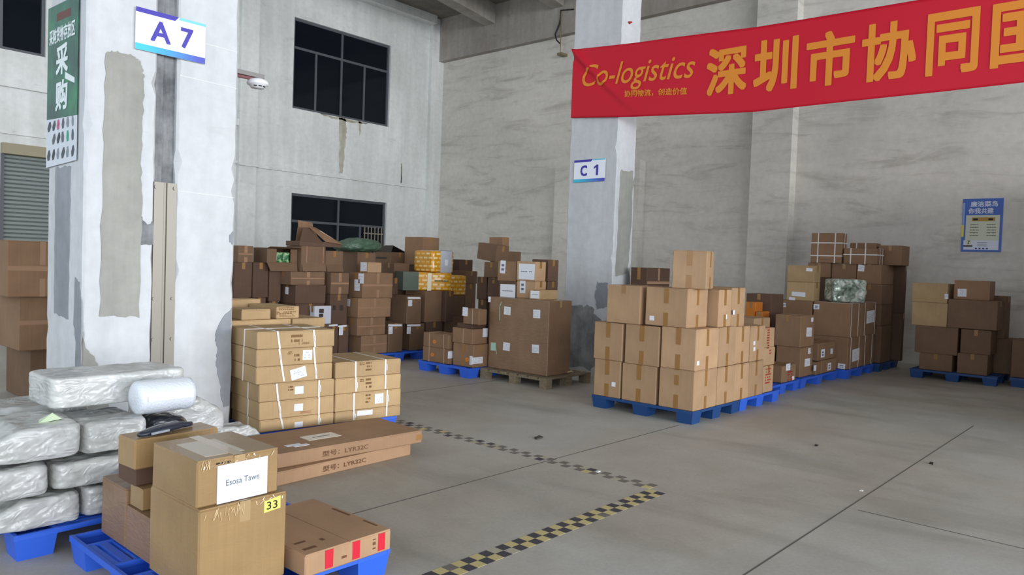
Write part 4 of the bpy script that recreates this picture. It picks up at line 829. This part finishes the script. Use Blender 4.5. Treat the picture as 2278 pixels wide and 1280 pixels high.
def sticker(b, dims, s, seed):
    fc, a, zc, w, h, kind = s; wx, wy, H = dims
    if fc == 'L': fn = lambda u, v, d=.0022: (-d, wy-a+w/2-u, zc-h/2+v); nrm = (-1, 0, 0)
    elif fc == 'R': fn = lambda u, v, d=.0022: (a-w/2+u, -d, zc-h/2+v); nrm = (0, -1, 0)
    else: fn = lambda u, v, d=.0022: (a-w/2+u, zc-h/2+v, H+d); nrm = (0, 0, 1)
    mb = MB(); rows = max(2, int(h/.03))
    if kind in ('w', 'wt', 'wb', 'wr', 'gn'):
        an = .22 if kind == 'wr' else random.Random(seed).uniform(-.04, .04); ca, sa = math.cos(an), math.sin(an)
        def g(u, v, d=.0022): return fn(w/2+(u-w/2)*ca-(v-h/2)*sa, h/2+(u-w/2)*sa+(v-h/2)*ca, d)
        mb.prism([g(0, 0, 0.0002), g(w, 0, 0.0002), g(w, h, 0.0002), g(0, h, 0.0002)], Vector(nrm)*.0018)
        ink = M_INK
        if kind == 'wt': rect_bars(mb, lambda u, v: g(w*.15+u, h*.46+v, .0026), w*.7, h*.1, 1, seed, .9)
        elif kind == 'wb':
            ink = M_BLUEINK; rect_bars(mb, lambda u, v: g(w*.25+u, h*.15+v, .0026), w*.5, h*.65, 2, seed, .95)
        elif h > .07 and kind != 'gn': rect_bars(mb, lambda u, v: g(w*.1+u, h*.12+v, .0026), w*.8, h*.76, rows+1, seed, .45); ink = plain('faint ink', srgb(190, 196, 204), .7)
        return obj('shipping_label', mb, [M_GRN if kind == 'gn' else M_PAPER, ink], b)
    if kind == 'og':
        pts = [(w/2+w/2*math.cos(t*PI/5), h/2+h/2*math.sin(t*PI/5)) for t in range(10)]; mb.prism([fn(u, v, .0003) for u, v in pts], Vector(nrm)*.001)
        mb.quad([fn(w*.4, h*.35, .002), fn(w*.6, h*.35, .002), fn(w*.6, h*.6, .002), fn(w*.4, h*.6, .002)], 1)
        return obj('stamp', mb, [M_ORG, cardboard('K')], b)
    mt = {'red': M_RED, 'pr': M_PRINT, 'rp': plain('faint red print', srgb(160, 96, 72), .8), 'bk': M_BK}[kind]
    if kind == 'bk': mb.quad([fn(0, 0), fn(w, 0), fn(w, h), fn(0, h)], 1)
    else: rect_bars(mb, fn, w, h, max(1, rows), seed, .8)
    return obj('print', mb, [mt, mt], b)
def loop_x(mb, u, wx, wy, h, w=.014, t=.003):      # strap in a plane x = u
    mb.box(u-w/2, -t, -.0005, u+w/2, 0, h+t); mb.box(u-w/2, wy, -.0005, u+w/2, wy+t, h+t); mb.box(u-w/2, -t, h, u+w/2, wy+t, h+t)
def loop_y(mb, v, wx, wy, h, w=.014, t=.003):
    mb.box(-t, v-w/2, -.0005, 0, v+w/2, h+t); mb.box(wx, v-w/2, -.0005, wx+t, v+w/2, h+t); mb.box(-t, v-w/2, h, wx+t, v+w/2, h+t)
def loop_z(mb, z, wx, wy, h, w=.014, t=.0032):
    mb.box(-t, -t, z-w/2, wx+t, 0, z+w/2); mb.box(-t, wy, z-w/2, wx+t, wy+t, z+w/2); mb.box(-t, 0, z-w/2, 0, wy, z+w/2); mb.box(wx, 0, z-w/2, wx+t, wy, z+w/2)
def body_mesh(wx, wy, h, seed, mat, bev=.007):
    rd = random.Random(seed); mb = MB(); g = .004
    mb.box(0, 0, 0, wx, wy, h-g); me = bevel(mb.mesh('carton', mat), min(bev, h*.1), 1)
    bm = bmesh.new(); bm.from_mesh(me)
    j = min(.005, .02*min(wx, wy))
    for v in bm.verts:
        if v.co.z > .05: v.co.x += rd.uniform(-j, j)*.5; v.co.y += rd.uniform(-j, j)*.5
    bm.to_mesh(me); bm.free()
    mb = MB(); e = .004; s = .002
    if wx >= wy: parts = ((e, e, wx-e, wy/2-s), (e, wy/2+s, wx-e, wy-e))
    else: parts = ((e, e, wx/2-s, wy-e), (wx/2+s, e, wx-e, wy-e))
    for x0, y0, x1, y1 in parts: mb.box(x0, y0, h-g-.003, x1, y1, h)
    m2 = mb.mesh('flaps', mat); bm = bmesh.new(); bm.from_mesh(me); bm.from_mesh(m2); bm.to_mesh(me); bm.free(); D.meshes.remove(m2)
    return me
def soft_mesh(wx, wy, h, seed, mat, amp=.012, n=9, rnd=.05):
    """wrapped parcel: rounded box with crumpled sides"""
    bm = bmesh.new(); bmesh.ops.create_cube(bm, size=1); bmesh.ops.subdivide_edges(bm, edges=bm.edges[:], cuts=n, use_grid_fill=True)
    uv = bm.loops.layers.uv.new('UVMap')
    for v in bm.verts: v.co = Vector(((v.co.x+.5)*wx, (v.co.y+.5)*wy, (v.co.z+.5)*h))
    bm.normal_update()
    for f in bm.faces:
        nn = f.normal
        for l in f.loops:
            c = l.vert.co; l[uv].uv = (c.x+c.y, c.z) if abs(nn.z) < .5 else (c.x, c.y)
    C0 = Vector((wx/2, wy/2, h/2))
    for v in bm.verts:
        p = v.co-C0; q = [abs(p.x)/(wx/2), abs(p.y)/(wy/2), abs(p.z)/(h/2)]
        r = sorted(q)[1]; k = max(0, r-(1-rnd*2.2))/(rnd*2.2)
        p = p*(1-.05*k*k)
        d = mnoise.noise(Vector((v.co.x*9+seed*3.1, v.co.y*9, v.co.z*9)))*amp
        if v.co.z > .02: p += p.normalized()*d
        v.co = C0+p; v.co.z = max(0, v.co.z)
    me = D.meshes.new('parcel'); bm.to_mesh(me); bm.free(); me.materials.append(mat)
    me.polygons.foreach_set('use_smooth', [True]*len(me.polygons)); return me
def panel(mb, pts, t, mi=0):
    p = [Vector(q) for q in pts]; n = (p[1]-p[0]).cross(p[2]-p[0]).normalized()*t; mb.prism(p, n, mi)

def carton(row):
    cid, lab, grp, (x, y, z, wx, wy, h), rot, col, o = row
    seed = sum(ord(c)*(k+3) for k, c in enumerate(cid)); kind = o.get('kind')
    nm = 'taped_parcel' if kind == 'parcel' else 'cardboard_box'; mat = cardboard(col if col in ('T', 'K', 'D', 'Y', 'O', 'W', 'F', 'WH', 'P', 'M') else 'K')
    h -= .0015
    if kind == 'parcel': me = soft_mesh(wx, wy, h, seed, parcel_mat(col), .014 if col == 'G' else .008)
    elif kind == 'side': me = None
    else: me = body_mesh(wx, wy, h, seed, mat)
    b = tag(link(nm, me, None, (x, y, z+.0005), rot), lab, 'parcel' if kind == 'parcel' else 'box', grp)
    if o.get('tilt'): b.rotation_euler = (o['tilt'], 0, 0)
    if kind == 'side': open_on_side(b, wx, wy, h, mat)
    tape = o.get('tape')
    if kind in ('parcel', 'side'): tape = ''
    T = .0014; tw = .05
    if tape is None or 'T' in tape or tape in ('L', 'R', 'LR'):
        mb = MB(); e = min(.09, h*.35)
        if wx >= wy:
            mb.box(-T, wy/2-tw/2, h, wx+T, wy/2+tw/2, h+T); mb.box(-T, wy/2-tw/2, h-e, 0, wy/2+tw/2, h+T); mb.box(wx, wy/2-tw/2, h-e, wx+T, wy/2+tw/2, h+T)
        else:
            mb.box(wx/2-tw/2, -T, h, wx/2+tw/2, wy+T, h+T); mb.box(wx/2-tw/2, -T, h-e, wx/2+tw/2, 0, h+T); mb.box(wx/2-tw/2, wy, h-e, wx/2+tw/2, wy+T, h+T)
        obj('packing_tape', mb, M_TAPE if col not in ('F', 'W') else plain('film covered tape', srgb(172, 144, 104), .2, coat=.5), b)
    if tape and 'L' in tape:
        for z0, z1 in ((h*.60, h*.99), (.004, h*.36)):
            mb = MB(); mb.box(-T*1.5, wy/2-tw*.55, z0, .001, wy/2+tw*.55, z1); obj('packing_tape', mb, M_TAPE, b)
    if tape and 'R' in tape:
        mt = M_TAPE if col == 'T' else M_TAPE2
        for z0, z1 in ((h*.58, h*.99), (.004, h*.33)):
            mb = MB(); mb.box(wx/2-tw*.5, -T*1.5, z0, wx/2+tw*.5, .001, z1); obj('packing_tape', mb, mt, b)
        if col in ('K', 'D', 'M'):
            mb = MB(); mb.box(.004, -T, h*.47, wx-.004, .001, h*.55); obj('packing_tape', mb, mt, b)
    for k, s in enumerate(o.get('st', [])): sticker(b, (wx, wy, h), s, seed+k)
    for u in o.get('sv', []):
        mb = MB(); loop_x(mb, u*wx, wx, wy, h); obj('strap', mb, M_STRAP if cid[0] != 'a' else M_TAPE2, b)
    for v in o.get('sh', []):
        mb = MB(); loop_y(mb, wy*(1-v), wx, wy, h, .012); obj('strap', mb, plain('dull strap', srgb(176, 150, 128), .5), b)
    if 'net' in o:
        A, Z, R = o['net']
        for v in A: mb = MB(); loop_y(mb, wy*(1-v), wx, wy, h, .018); obj('strap', mb, M_STRAP, b)
        for q in Z: mb = MB(); loop_z(mb, h*(1-q), wx, wy, h, .018); obj('strap', mb, M_STRAP, b)
        for u in R: mb = MB(); loop_x(mb, wx*u, wx, wy, h, .014, .0036); obj('strap', mb, M_STRAP, b)
    if kind == 'flaps':
        mb = MB(); panel(mb, [(0.01, -.002, h*.36), (wx-.01, -.002, h*.36), (wx-.01, -.035, .01), (.01, -.035, .01)], .005); obj('flap', mb, mat, b)
    if kind == 'wrapped': wrapped_extra(cid, b, wx, wy, h)
    return b
def open_on_side(b, wx, wy, h, mat):
    t = .006; mb = MB()
    mb.box(0, 0, 0, wx, wy, t); mb.box(0, 0, h-t, wx, wy, h); mb.box(0, 0, t, t, wy, h-t); mb.box(wx-t, 0, t, wx, wy, h-t); mb.box(t, wy-t, t, wx-t, wy, h-t)
    obj('shell', mb, mat, b)
    for pts in ([(.0, 0, h-.003), (wx, 0, h-.003), (wx+.01, -.10, h+.02), (-.01, -.10, h+.02)], [(0, 0, .01), (wx, 0, .01), (wx-.02, -.05, -.11), (.03, -.05, -.11)],
                [(.002, 0, .01), (.002, 0, h-.01), (wx*.29, -.012, h-.012), (wx*.29, -.012, .012)], [(wx-.002, 0, .01), (wx-.002, 0, h-.01), (wx*.75, -.012, h-.012), (wx*.75, -.012, .012)]):
        mb = MB(); panel(mb, pts, .004); obj('flap', mb, mat, b)
def wrapped_extra(cid, b, wx, wy, h):
    film = plain('crumpled stretch film', srgb(206, 178, 134), .12, coat=.8, spec=.7)
    rd = random.Random(len(cid)*wx)
    if cid in ('p1', 'p2'):
        M2 = [M_PAPER, M_INK]
        if cid == 'p2':
            mb = MB(); mb.prism([(.088, -.0012, .002), (.322, -.0012, .004), (.322, -.0012, .172), (.088, -.0012, .166)], (0, -.0016, 0)); s = obj('name_sheet', mb, plain('bluish white sheet', srgb(214, 224, 246), .5), b)
            lettering('lettering', 'Esosa Tawe', lambda u, v: (.128+.155*u, -.0032, .074+.026*v+.004*u), plain('soft grey ink', srgb(84, 83, 84), .6), s)
            mb = MB(); mb.box(.06, .05, h, .24, .33, h+.0012); obj('top_sheet', mb, plain('sheet under film', srgb(196, 184, 164), .3), b)
            for k in range(3): mb = MB(); mb.box(.083+.025*k, -.0012, .172, .100+.024*k, -.0004, .180); obj('print', mb, M_BK, b)
        else:
            mb = MB(); a = .362; mb.prism([(a-.068, -.0012, h-.075), (a+.012, -.0012, h-.068), (a+.012, -.0012, h-.012), (a-.068, -.0012, h-.024)], (0, -.0016, 0)); s = obj('number_note', mb, plain('yellow note', srgb(232, 226, 110), .6), b)
            ink = plain('marker ink', srgb(40, 44, 30), .5)
            for u0 in (a-.056, a-.025): lettering('digit', '3', lambda u, v: (u0+.022*u, -.0032, h-.064+.036*v), ink, s, .01)
        # crumpled film highlights along the edges
        for k in range(26):
            u = rd.uniform(.02, wx-.02); L_ = rd.uniform(.012, .04); w = rd.uniform(.002, .005); z1 = h-rd.uniform(.002, .03); sl = rd.uniform(-.02, .01)
            if cid == 'p2' and .08 < u < .33: L_ *= .3
            if cid == 'p1' and u > .27: L_ *= .3
            mb = MB(); mb.prism([(u, -.0004, z1), (u+w, -.0004, z1), (u+w*.8+sl, -.003, z1-L_), (u+sl, -.003, z1-L_)], (0, -.0018, 0)); obj('film_crease', mb, film, b)
    if cid == 'w':
        mb = MB(); mb.tube([(-.004, wy-.22, h*.94), (-.006, wy-.19, h*.86), (-.006, wy-.20, h*.68)], .006, 6); obj('green_tie', mb, plain('pale green film twist', srgb(150, 186, 160), .3), b)
        mb = MB(); mb.tube([(-.004, wy-.14, h*.36), (-.006, wy-.145, h*.3), (-.006, wy-.16, h*.2)], .005, 6); obj('green_tie', mb, plain('pale green film twist', srgb(150, 186, 160), .3), b)
        mb = MB(); mb.box(-.006, wy-.012, h*.92, .0, wy+.03, h*.998); obj('paper_corner', mb, M_PAPER, b)
        mb = MB(); mb.tube([(wx*.9, -.003, .02), (wx+.03, -.01, .03), (wx+.05, -.02, .012)], [.01, .014, .008], 6); obj('film_tail', mb, film, b)
for r_ in BOXES: carton(r_)
# ------------------------------------------------------------------ straps round the yellowish stacks
BX = {r[0]: r for r in BOXES}
def straps():
    """each carton carries its own stretch of the strap that binds its group"""
    g = lambda i: BX[i][3]; T, w = .004, .008
    byl = {o.get('label'): o for o in D.objects if o.get('label')}
    for ids, xs, side in ((('L6', 'L5', 'L4'), ((.245, .35), (.71, .78)), .42), (('L3', 'L2', 'L1'), ((.215, .30), (.78, .785)), .36),
                          (('R4', 'R3'), ((.29, .30), (.75, .75)), None), (('R2', 'R1'), ((.27, .275), (.775, .775)), None)):
        n = len(ids); x0 = min(g(i)[0] for i in ids)
        for k, i in enumerate(ids):
            b = g(i); wx, wy, H = b[3], b[4], b[5]; top = i in ('L6', 'R4'); f = -.0008
            for m, (u0, u1) in enumerate(xs):
                ua, ub = u0+(u1-u0)*k/n, u0+(u1-u0)*(k+1)/n; zb = .012 if k == n-1 else 0
                mb = MB(); xa, xb = wx*ua, wx*ub
                mb.prism([(xa-w, f, H-.0015), (xa+w, f, H-.0015), (xb+w, f, zb), (xb-w, f, zb)], (0, -T, 0))
                if top: mb.box(xa-w, f-T, H-.0015, xa+w, wy*.98, H+.001)
                if (k+m) % 2: mb.tube([(xa+.011, f-.005, H*.7), (xa+.014, f-.008, H*.45), (xa+.012, f-.005, H*.3)], .006, 5)
                obj('strap', mb, M_STRAP, byl[BX[i][1]])
            if side:
                Y = wy*side+.02*k/n; mb = MB()
                mb.prism([(-.0008, Y-w, H-.0015), (-.0008, Y+w, H-.0015), (-.0008, Y+w+.006, .0), (-.0008, Y-w+.006, .0)], (-T, 0, 0))
                if top: mb.box(-.0008-T, Y-w, H-.0015, wx*.98, Y+w, H+.0012)
                obj('strap', mb, M_STRAP, byl[BX[i][1]])
straps()

# ------------------------------------------------------------------ flat cartons and front things
def flat_box(name, label, loc, wx, wy, h, rot, col, extra=None, group=None):
    seed = int(loc[0]*100); me = body_mesh(wx, wy, h, seed, cardboard(col), .006)
    b = tag(link(name, me, None, loc, rot), label, 'box', group)
    if extra: extra(b, wx, wy, h)
    return b
M_MARK = plain('brown ink', srgb(110, 76, 50), .8)
def flat_low(b, wx, wy, h):
    lettering('lettering', '型号：LYR32C', lambda u, v: (.44+.40*u, -.0016, .028+.042*v), M_MARK, b, .012)
def flat_top(b, wx, wy, h):
    flat_low(b, wx, wy, h)
    mb = MB(); mb.box(.46, .22, h, .74, .37, h+.0016); s = obj('paper_sheet', mb, plain('cream sheet', srgb(226, 218, 202), .6), b)
    mb = MB(); mb.box(.53, .285, h+.0018, .68, .30, h+.0024); obj('print', mb, M_INK, s)
    mb = MB(); mb.box(.24, .15, h, .36, .20, h+.0014); mb.box(.28, .11, h, .40, .16, h+.0015); obj('paper_scrap', mb, M_PAPER, b)
    mb = MB(); mb.box(wx-.06, -.0016, h*.25, wx+.001, .001, h*.7); obj('packing_tape', mb, M_TAPE, b)
flat_box('flat_carton', 'long flat carton on floor, lower of two in front of strapped stacks', (2.74, 4.60, .001), 1.31, .55, .098, .045, 'P', flat_low, 'long flat cartons')
flat_box('flat_carton', 'long flat carton with two papers on top, upper of two', (2.76, 4.68, .101), 1.365, .62, .102, -.05, 'P', flat_top, 'long flat cartons')
def red_flat(b, wx, wy, h):
    rd = plain('red stripe print', srgb(206, 30, 52), .5)
    for u in (.11, .265, .42):
        mb = MB(); mb.box(u-.002, -.0016, .012, u+.042, .001, h-.008); obj('red_stripe', mb, rd, b)
    for (u, v, w, q) in ((.20, .035, .03, .012), (.385, .05, .018, .015), (.385, .03, .018, .008), (.385, .075, .018, .005)):
        mb = MB(); mb.box(u, -.0012, v, u+w, .0005, v+q); obj('print', mb, M_MARK, b)
    for (x0, y0, x1, y1) in ((wx-.03, .08, wx-.018, .19), (wx-.035, .30, wx-.02, .45), (.03, .05, .10, .075), (.04, .14, .1, .16), (.16, .10, .18, .13)):
        mb = MB(); mb.box(x0, y0, h, x1, y1, h+.0008); obj('print', mb, M_MARK, b)
flat_box('flat_carton', 'flat carton with three red stripes on its end, on front pallet', (1.92, 2.905, .141), .50, .66, .105, .02, 'P', red_flat)
flat_box('cardboard_box', 'brown film wrapped carton at rear of front pallet, left of name sheet carton', (1.488, 3.80, .141), .45, .30, .29, 0, 'W')
flat_box('cardboard_box', 'low brown film wrapped carton behind number note carton', (1.488, 3.49, .141), .42, .30, .215, 0, 'W')
flat_box('cardboard_box', 'small square carton tucked under the long narrow carton', (1.50, 3.64, .358), .15, .14, .105, 0, 'F')
flat_box('cardboard_box', 'dark small carton between small square carton and long narrow carton', (1.49, 3.70, .465), .22, .2, .10, 0, 'D')
flat_box('cardboard_box', 'long narrow film wrapped carton carrying a black pouch', (1.455, 3.62, .567), .42, .17, .142, .06, 'F')
def pouch():
    m = plain('dark navy vinyl', srgb(44, 50, 62), .35, coat=.2); mb = MB(); n = 14
    for i in range(n+1):
        u = i/n; w = .045*(math.sin(PI*min(1, u*1.15+.04))**.5 if u < .83 else .045/.045*.75*(1-u)**.35+.18); hh = .018*(.6+.5*math.sin(PI*u))
        for k in range(8):
            a = 2*PI*k/8; mb.v.append((u*.31, w*math.cos(a), max(0, hh+hh*math.sin(a))))
    for i in range(n):
        for k in range(8): mb.f.append((i*8+k, i*8+(k+1) % 8, (i+1)*8+(k+1) % 8, (i+1)*8+k)); mb.mi.append(0)
    mb.f.append(tuple(range(8))); mb.mi.append(0); mb.f.append(tuple(n*8+k for k in range(7, -1, -1))); mb.mi.append(0)
    t = tag(obj('black_pouch', mb, m, None, (1.49, 3.66, .711), .30, True), 'dark navy pouch lying on long narrow carton', 'pouch')
    mb = MB(); mb.box(.03, -.052, .012, .13, -.044, .022); obj('grey_trim', mb, plain('pale grey trim', srgb(150, 156, 166), .4), t)
pouch()

# ------------------------------------------------------------------ white film sacks
def sack_mat():
    m, nt, b = nodemat('white woven film'); v = coords(nt)
    def ridged(sc, scale, dist):
        n = N(nt, 'ShaderNodeTexNoise', noise_type='RIDGED_MULTIFRACTAL'); L(nt, coords(nt, sc), n.inputs['Vector'])
        n.inputs['Scale'].default_value = scale; n.inputs['Detail'].default_value = 5; n.inputs['Distortion'].default_value = dist; n.inputs['Roughness'].default_value = .5
        return n.outputs[0]
    n2 = noise(nt, v, 5, 5, .6, 1)
    c = ramp(nt, n2, [(.3, srgb(168, 168, 164)), (.5, srgb(190, 191, 188)), (.7, srgb(206, 207, 206))]); L(nt, c, b.inputs['Base Color'])
    b.inputs['Roughness'].default_value = .36; b.inputs['Coat Weight'].default_value = .4; b.inputs['Coat Roughness'].default_value = .12
    bump(nt, b, mix(nt, .45, ridged((5, 7, 13), 1.0, 1.6), ridged((12, 5, 16), .9, 2.2)), .55, .03, True); return m
M_SACK = sack_mat()
def sack(label, x, y, z, wx, wy, h, rot=0, seed=1, pinch=(0, 0), name='white_sack', mat=None, cat='sack', grp='white film sacks', amp=.012, e=9, cuts=26):
    """goods in a film sack: a soft-edged block with sharp wrinkles, optionally drawn to a flat end"""
    bm = bmesh.new(); bmesh.ops.create_cube(bm, size=1); bmesh.ops.subdivide_edges(bm, edges=bm.edges[:], cuts=cuts, use_grid_fill=True)
    for v in bm.verts:
        p = v.co*2; q = (abs(p.x)**e+abs(p.y)**e+abs(p.z)**e)**(1/e); m = max(abs(p.x), abs(p.y), abs(p.z)); p = p*(m/q if q else 1)
        u = (p.x+1)/2
        a = max(0, (.4-u)/.4)*pinch[0]; b = max(0, (u-.6)/.4)*pinch[1]; f = 1-a-b
        sag = .10*(1-p.x*p.x)*(1-p.y*p.y)*(1 if p.z > 0 else 0)
        c = Vector((u*wx, (p.y*(.75+.25*f)+1)/2*wy, (p.z*f+1)/2*h-(1-f)*h*.42-sag*h*.6))
        w = 0
        for fx, fy, fz, am in ((5, 8, 9, .7), (11, 27, 24, .45), (26, 40, 46, .22)):
            w += (abs(mnoise.noise(Vector((c.x*fx+seed*7.3, c.y*fy+c.z*3+seed, c.z*fz-c.x*4))))*2-.55)*am*amp
        d = Vector((p.x*.25, p.y, p.z)); d.normalize()
        if c.z > .012: c += d*w
        c.z = max(.0, c.z)
        v.co = c
    bm.normal_update(); me = D.meshes.new('sack'); bm.to_mesh(me); bm.free(); me.materials.append(mat or M_SACK); me.polygons.foreach_set('use_smooth', [True]*len(me.polygons))
    return tag(link(name, me, None, (x, y, z), rot), label, cat, grp)
sack('white film sack, bottom of pile, pointed end hanging over pallet', 1.02, 4.335, .141, .46, .5, .165, .0, 1, (.75, 0))
sack('crumpled clear film sack, bottom right of white pile', 1.50, 4.36, .141, .27, .46, .165, 0, 2, amp=.016)
sack('white film sack, second layer of pile at left', .93, 4.31, .318, .39, .5, .165, 0, 3)
sack('long white film sack, second layer of pile at right', 1.345, 4.34, .318, .42, .5, .145, 0, 4)
sack('big white film sack with pointed corner and green paper on top', .98, 4.32, .495, .49, .5, .185, -.02, 5, (.7, 0))
sack('white film sack in middle of third layer below top sack', 1.50, 4.38, .475, .34, .44, .175, .02, 6)
sack('long white film sack crowning the pile', 1.41, 4.62, .692, .76, .40, .185, .03, 7, e=12, amp=.009)
sack('white film sack slumped at right behind bubble wrap roll', 2.04, 4.80, .365, .50, .45, .29, 0, 8, (0, .5))
sack('white film sack beneath slumped sack, right of pile', 1.98, 4.85, .141, .44, .5, .21, 0, 9, (0, .3))
sack('white film sack lying at foot of double column', 2.44, 5.0, .002, .28, .5, .40, 0, 10, (0, .6))
sack('flat white film sack end squeezed between flat cartons and strapped stack', 2.74, 5.335, .002, .42, .20, .285, -.05, 13, (0, .55))
sack('white film sack at rear left under top sack', 1.15, 5.0, .141, .60, .45, .53, 0, 12)
def paper_flap():
    mb = MB(); mb.prism([(0, 0, 0), (.06, -.02, .055), (.115, .0, .012), (.12, .05, .008), (.02, .06, .01)], (0, .002, .001))
    tag(obj('green_paper', mb, plain('pale green paper', srgb(206, 222, 190), .6), None, (1.30, 4.46, .665)), 'crumpled pale green paper on big pointed sack', 'paper')
paper_flap()
def bubble_roll():
    m, nt, b = nodemat('bubble wrap'); v = N(nt, 'ShaderNodeTexVoronoi'); L(nt, coords(nt, (1, 1, 1)), v.inputs['Vector']); v.inputs['Scale'].default_value = 75
    b.inputs['Base Color'].default_value = srgb(222, 228, 236); b.inputs['Roughness'].default_value = .3; b.inputs['Coat Weight'].default_value = .3
    bump(nt, b, v.outputs[0], .35, .006)
    t = MB(); n = 36; Ln = .33; R0 = .098
    prof = [(0.0, -.006), (.05, -.008), (.083, .0), (.096, .012), (R0, .03), (R0+.003, .12), (R0-.002, .22), (R0, Ln-.03), (.094, Ln-.01), (.07, Ln), (0, Ln-.004)]
    for k, (r, x) in enumerate(prof):
        for j in range(n):
            a = 2*PI*j/n; rr = r*(1+.012*math.sin(3*a+k)); t.v.append((x, rr*math.cos(a), rr*math.sin(a)))
    for k in range(len(prof)-1):
        for j in range(n): t.f.append((k*n+j, k*n+(j+1) % n, (k+1)*n+(j+1) % n, (k+1)*n+j)); t.mi.append(0)
    o = tag(obj('bubble_wrap_roll', t, m, None, (1.79, 4.47, .745), .05, True), 'fat roll of white bubble wrap resting on the sacks', 'roll')
    mb = MB(); mb.prism([(.03, -.101, .02), (Ln-.03, -.101, .02), (Ln-.03, -.105, -.01), (.03, -.105, -.01)], (0, -.002, 0)); obj('loose_edge', mb, m, o)
bubble_roll()
sack('shiny black film bundle beneath bubble wrap roll', 1.87, 4.45, .46, .26, .3, .17, 0, 11, (0, .3), 'black_film_bundle', plain('dark film', (.02, .022, .028, 1), .25, coat=.4), 'bundle', None, .010, 4)

# ------------------------------------------------------------------ green sack, open flapped carton, packets, parcel trims
gm = plain('green woven plastic', srgb(72, 98, 78), .45, coat=.15)
b7 = BX['b7'][3]
sack('bulging green sack on carton beside the lower window', b7[0]-.24, b7[1]-.02, b7[2]+b7[5]-.005, .80, .5, .245, 0, 31, (.45, .15), 'green_sack', gm, 'sack', None, .022, 2.8)
def flapped():
    a = BX['a9'][3]; x, y, z = a[0], a[1]+.02, a[2]+a[5]+.001; wx = a[3]; K = cardboard('K'); Dk = cardboard('D')
    t = thing('open_carton', 'open carton with raised flaps and white lettering before the lower window', 'box', (x-.02, y, z))
    W_ = .72
    mb = MB(); T = .006; H = .07
    mb.box(0, 0, 0, W_, T, H); mb.box(0, .36-T, 0, W_, .36, H); mb.box(0, T, 0, T, .36-T, H); mb.box(W_-T, T, 0, W_, .36-T, H); mb.box(T, T, 0, W_-T, .36-T, T); obj('carton_body', mb, Dk, t)
    mb = MB(); panel(mb, [(.0, 0.0, H), (.40, .0, H-.02), (.22, .10, .27), (.12, .10, .27)], .005); obj('flap', mb, Dk, t)
    mb = MB(); panel(mb, [(W_+.02, -.02, .045), (.42, -.03, .075), (.17, .06, .30), (.36, .14, .28)], .005); f = obj('flap', mb, K, t)
    mb = MB(); panel(mb, [(.16, .30, .27), (.44, .33, .26), (.44, .37, .36), (.18, .34, .38)], .005); obj('flap', mb, K, t)
    mb = MB(); panel(mb, [(.16, .36, H), (.60, .36, H), (.44, .34, .27), (.16, .31, .28)], .005); obj('flap', mb, K, t)
    wp = plain('cream print', srgb(226, 218, 198), .6)
    P = lambda u, v: Vector((.42, -.03, .075)).lerp(Vector((W_+.02, -.02, .045)), u).lerp(Vector((.17, .06, .30)).lerp(Vector((.36, .14, .28)), u), v)
    nrm = (P(1, 0)-P(0, 0)).cross(P(0, 1)-P(0, 0)).normalized()*.007
    for u0 in (.36, .68):
        mb = MB()
        for q in ([(u0, .34), (u0+.08, .34), (u0+.2, .78), (u0+.12, .78)], [(u0+.14, .34), (u0+.22, .34), (u0+.06, .78), (u0-.02, .78)]):
            mb.prism([P(u, v)+nrm for u, v in q], nrm*.05); mb.prism([P(u, v)-nrm for u, v in q], nrm*.05)
        obj('print', mb, wp, f)
    # flaps standing over the cartons by the slot
    c = BX['b8'][3]
    t = thing('loose_flap', 'dark cardboard sheet folded over carton with black slot', 'cardboard', (c[0], c[1], c[2]+c[5]))
    mb = MB(); panel(mb, [(0, 0, .0), (.0, c[4], .0), (.16, c[4]*.8, .12), (.12, c[4]*.2, .12)], .005); panel(mb, [(.12, c[4]*.2, .12), (.16, c[4]*.8, .12), (.36, c[4]*.95, .0), (.36, .0, .0)], .005); obj('sheet', mb, plain('charcoal board', srgb(58, 54, 52), .8), t)
flapped()
def packets():
    a = BX['a1'][3]
    m, nt, b = nodemat('green packet print'); n = noise(nt, coords(nt), 22, 3, .5, 1)
    L(nt, ramp(nt, n, [(.36, srgb(30, 84, 58)), (.52, srgb(76, 140, 76)), (.64, srgb(186, 206, 170))]), b.inputs['Base Color']); b.inputs['Roughness'].default_value = .35
    for k in range(2):
        o = D.objects.new('snack_packet', soft_mesh(.115, .2, .15, 40+k, m, .006, 4, .09)); COL.objects.link(o); o.location = (a[0]+.145+.118*k, a[1]+.02, a[2]+.008)
        tag(o, ('bright green printed packet, left of two inside open carton', 'dark green printed packet, right of two inside open carton')[k], 'packet', 'packets in the open carton')
packets()
def parcel_trims():
    for ob in list(D.objects):
        if ob.get('label') == 'yellow parcel with white film band, topmost of three':
            y = BX['y1'][3]; mb = MB(); mb.box(.17, -.012, .0, .42, .004, y[5]+.01); mb.box(.17, -.012, y[5], .42, y[4]+.01, y[5]+.006)
            obj('film_band', mb, plain('white film', srgb(190, 194, 202), .3, coat=.3), ob)
            mb = MB(); mb.box(.26, -.014, .12, .33, -.011, .22); obj('shipping_label', mb, M_PAPER, ob)
        if ob.get('label') == 'yellow taped parcel with dark green end, lower left':
            y = BX['y2'][3]; mb = MB(); mb.box(-.012, -.012, .0, .25, y[4]+.012, y[5]+.0); obj('green_wrap', mb, plain('dark green film', srgb(70, 84, 68), .4), ob)
            mb = MB(); mb.box(.40, -.013, .0, .47, -.008, y[5]*.95); obj('white_tape', mb, plain('glossy white tape', srgb(222, 214, 186), .3), ob)
            mb = MB(); rect_bars(mb, lambda u, v: (.53+u, -.014, .14+v), .25, .05, 1, 3, .9); obj('print', mb, [M_INK, plain('olive print', srgb(120, 110, 60), .6)], ob)
parcel_trims()
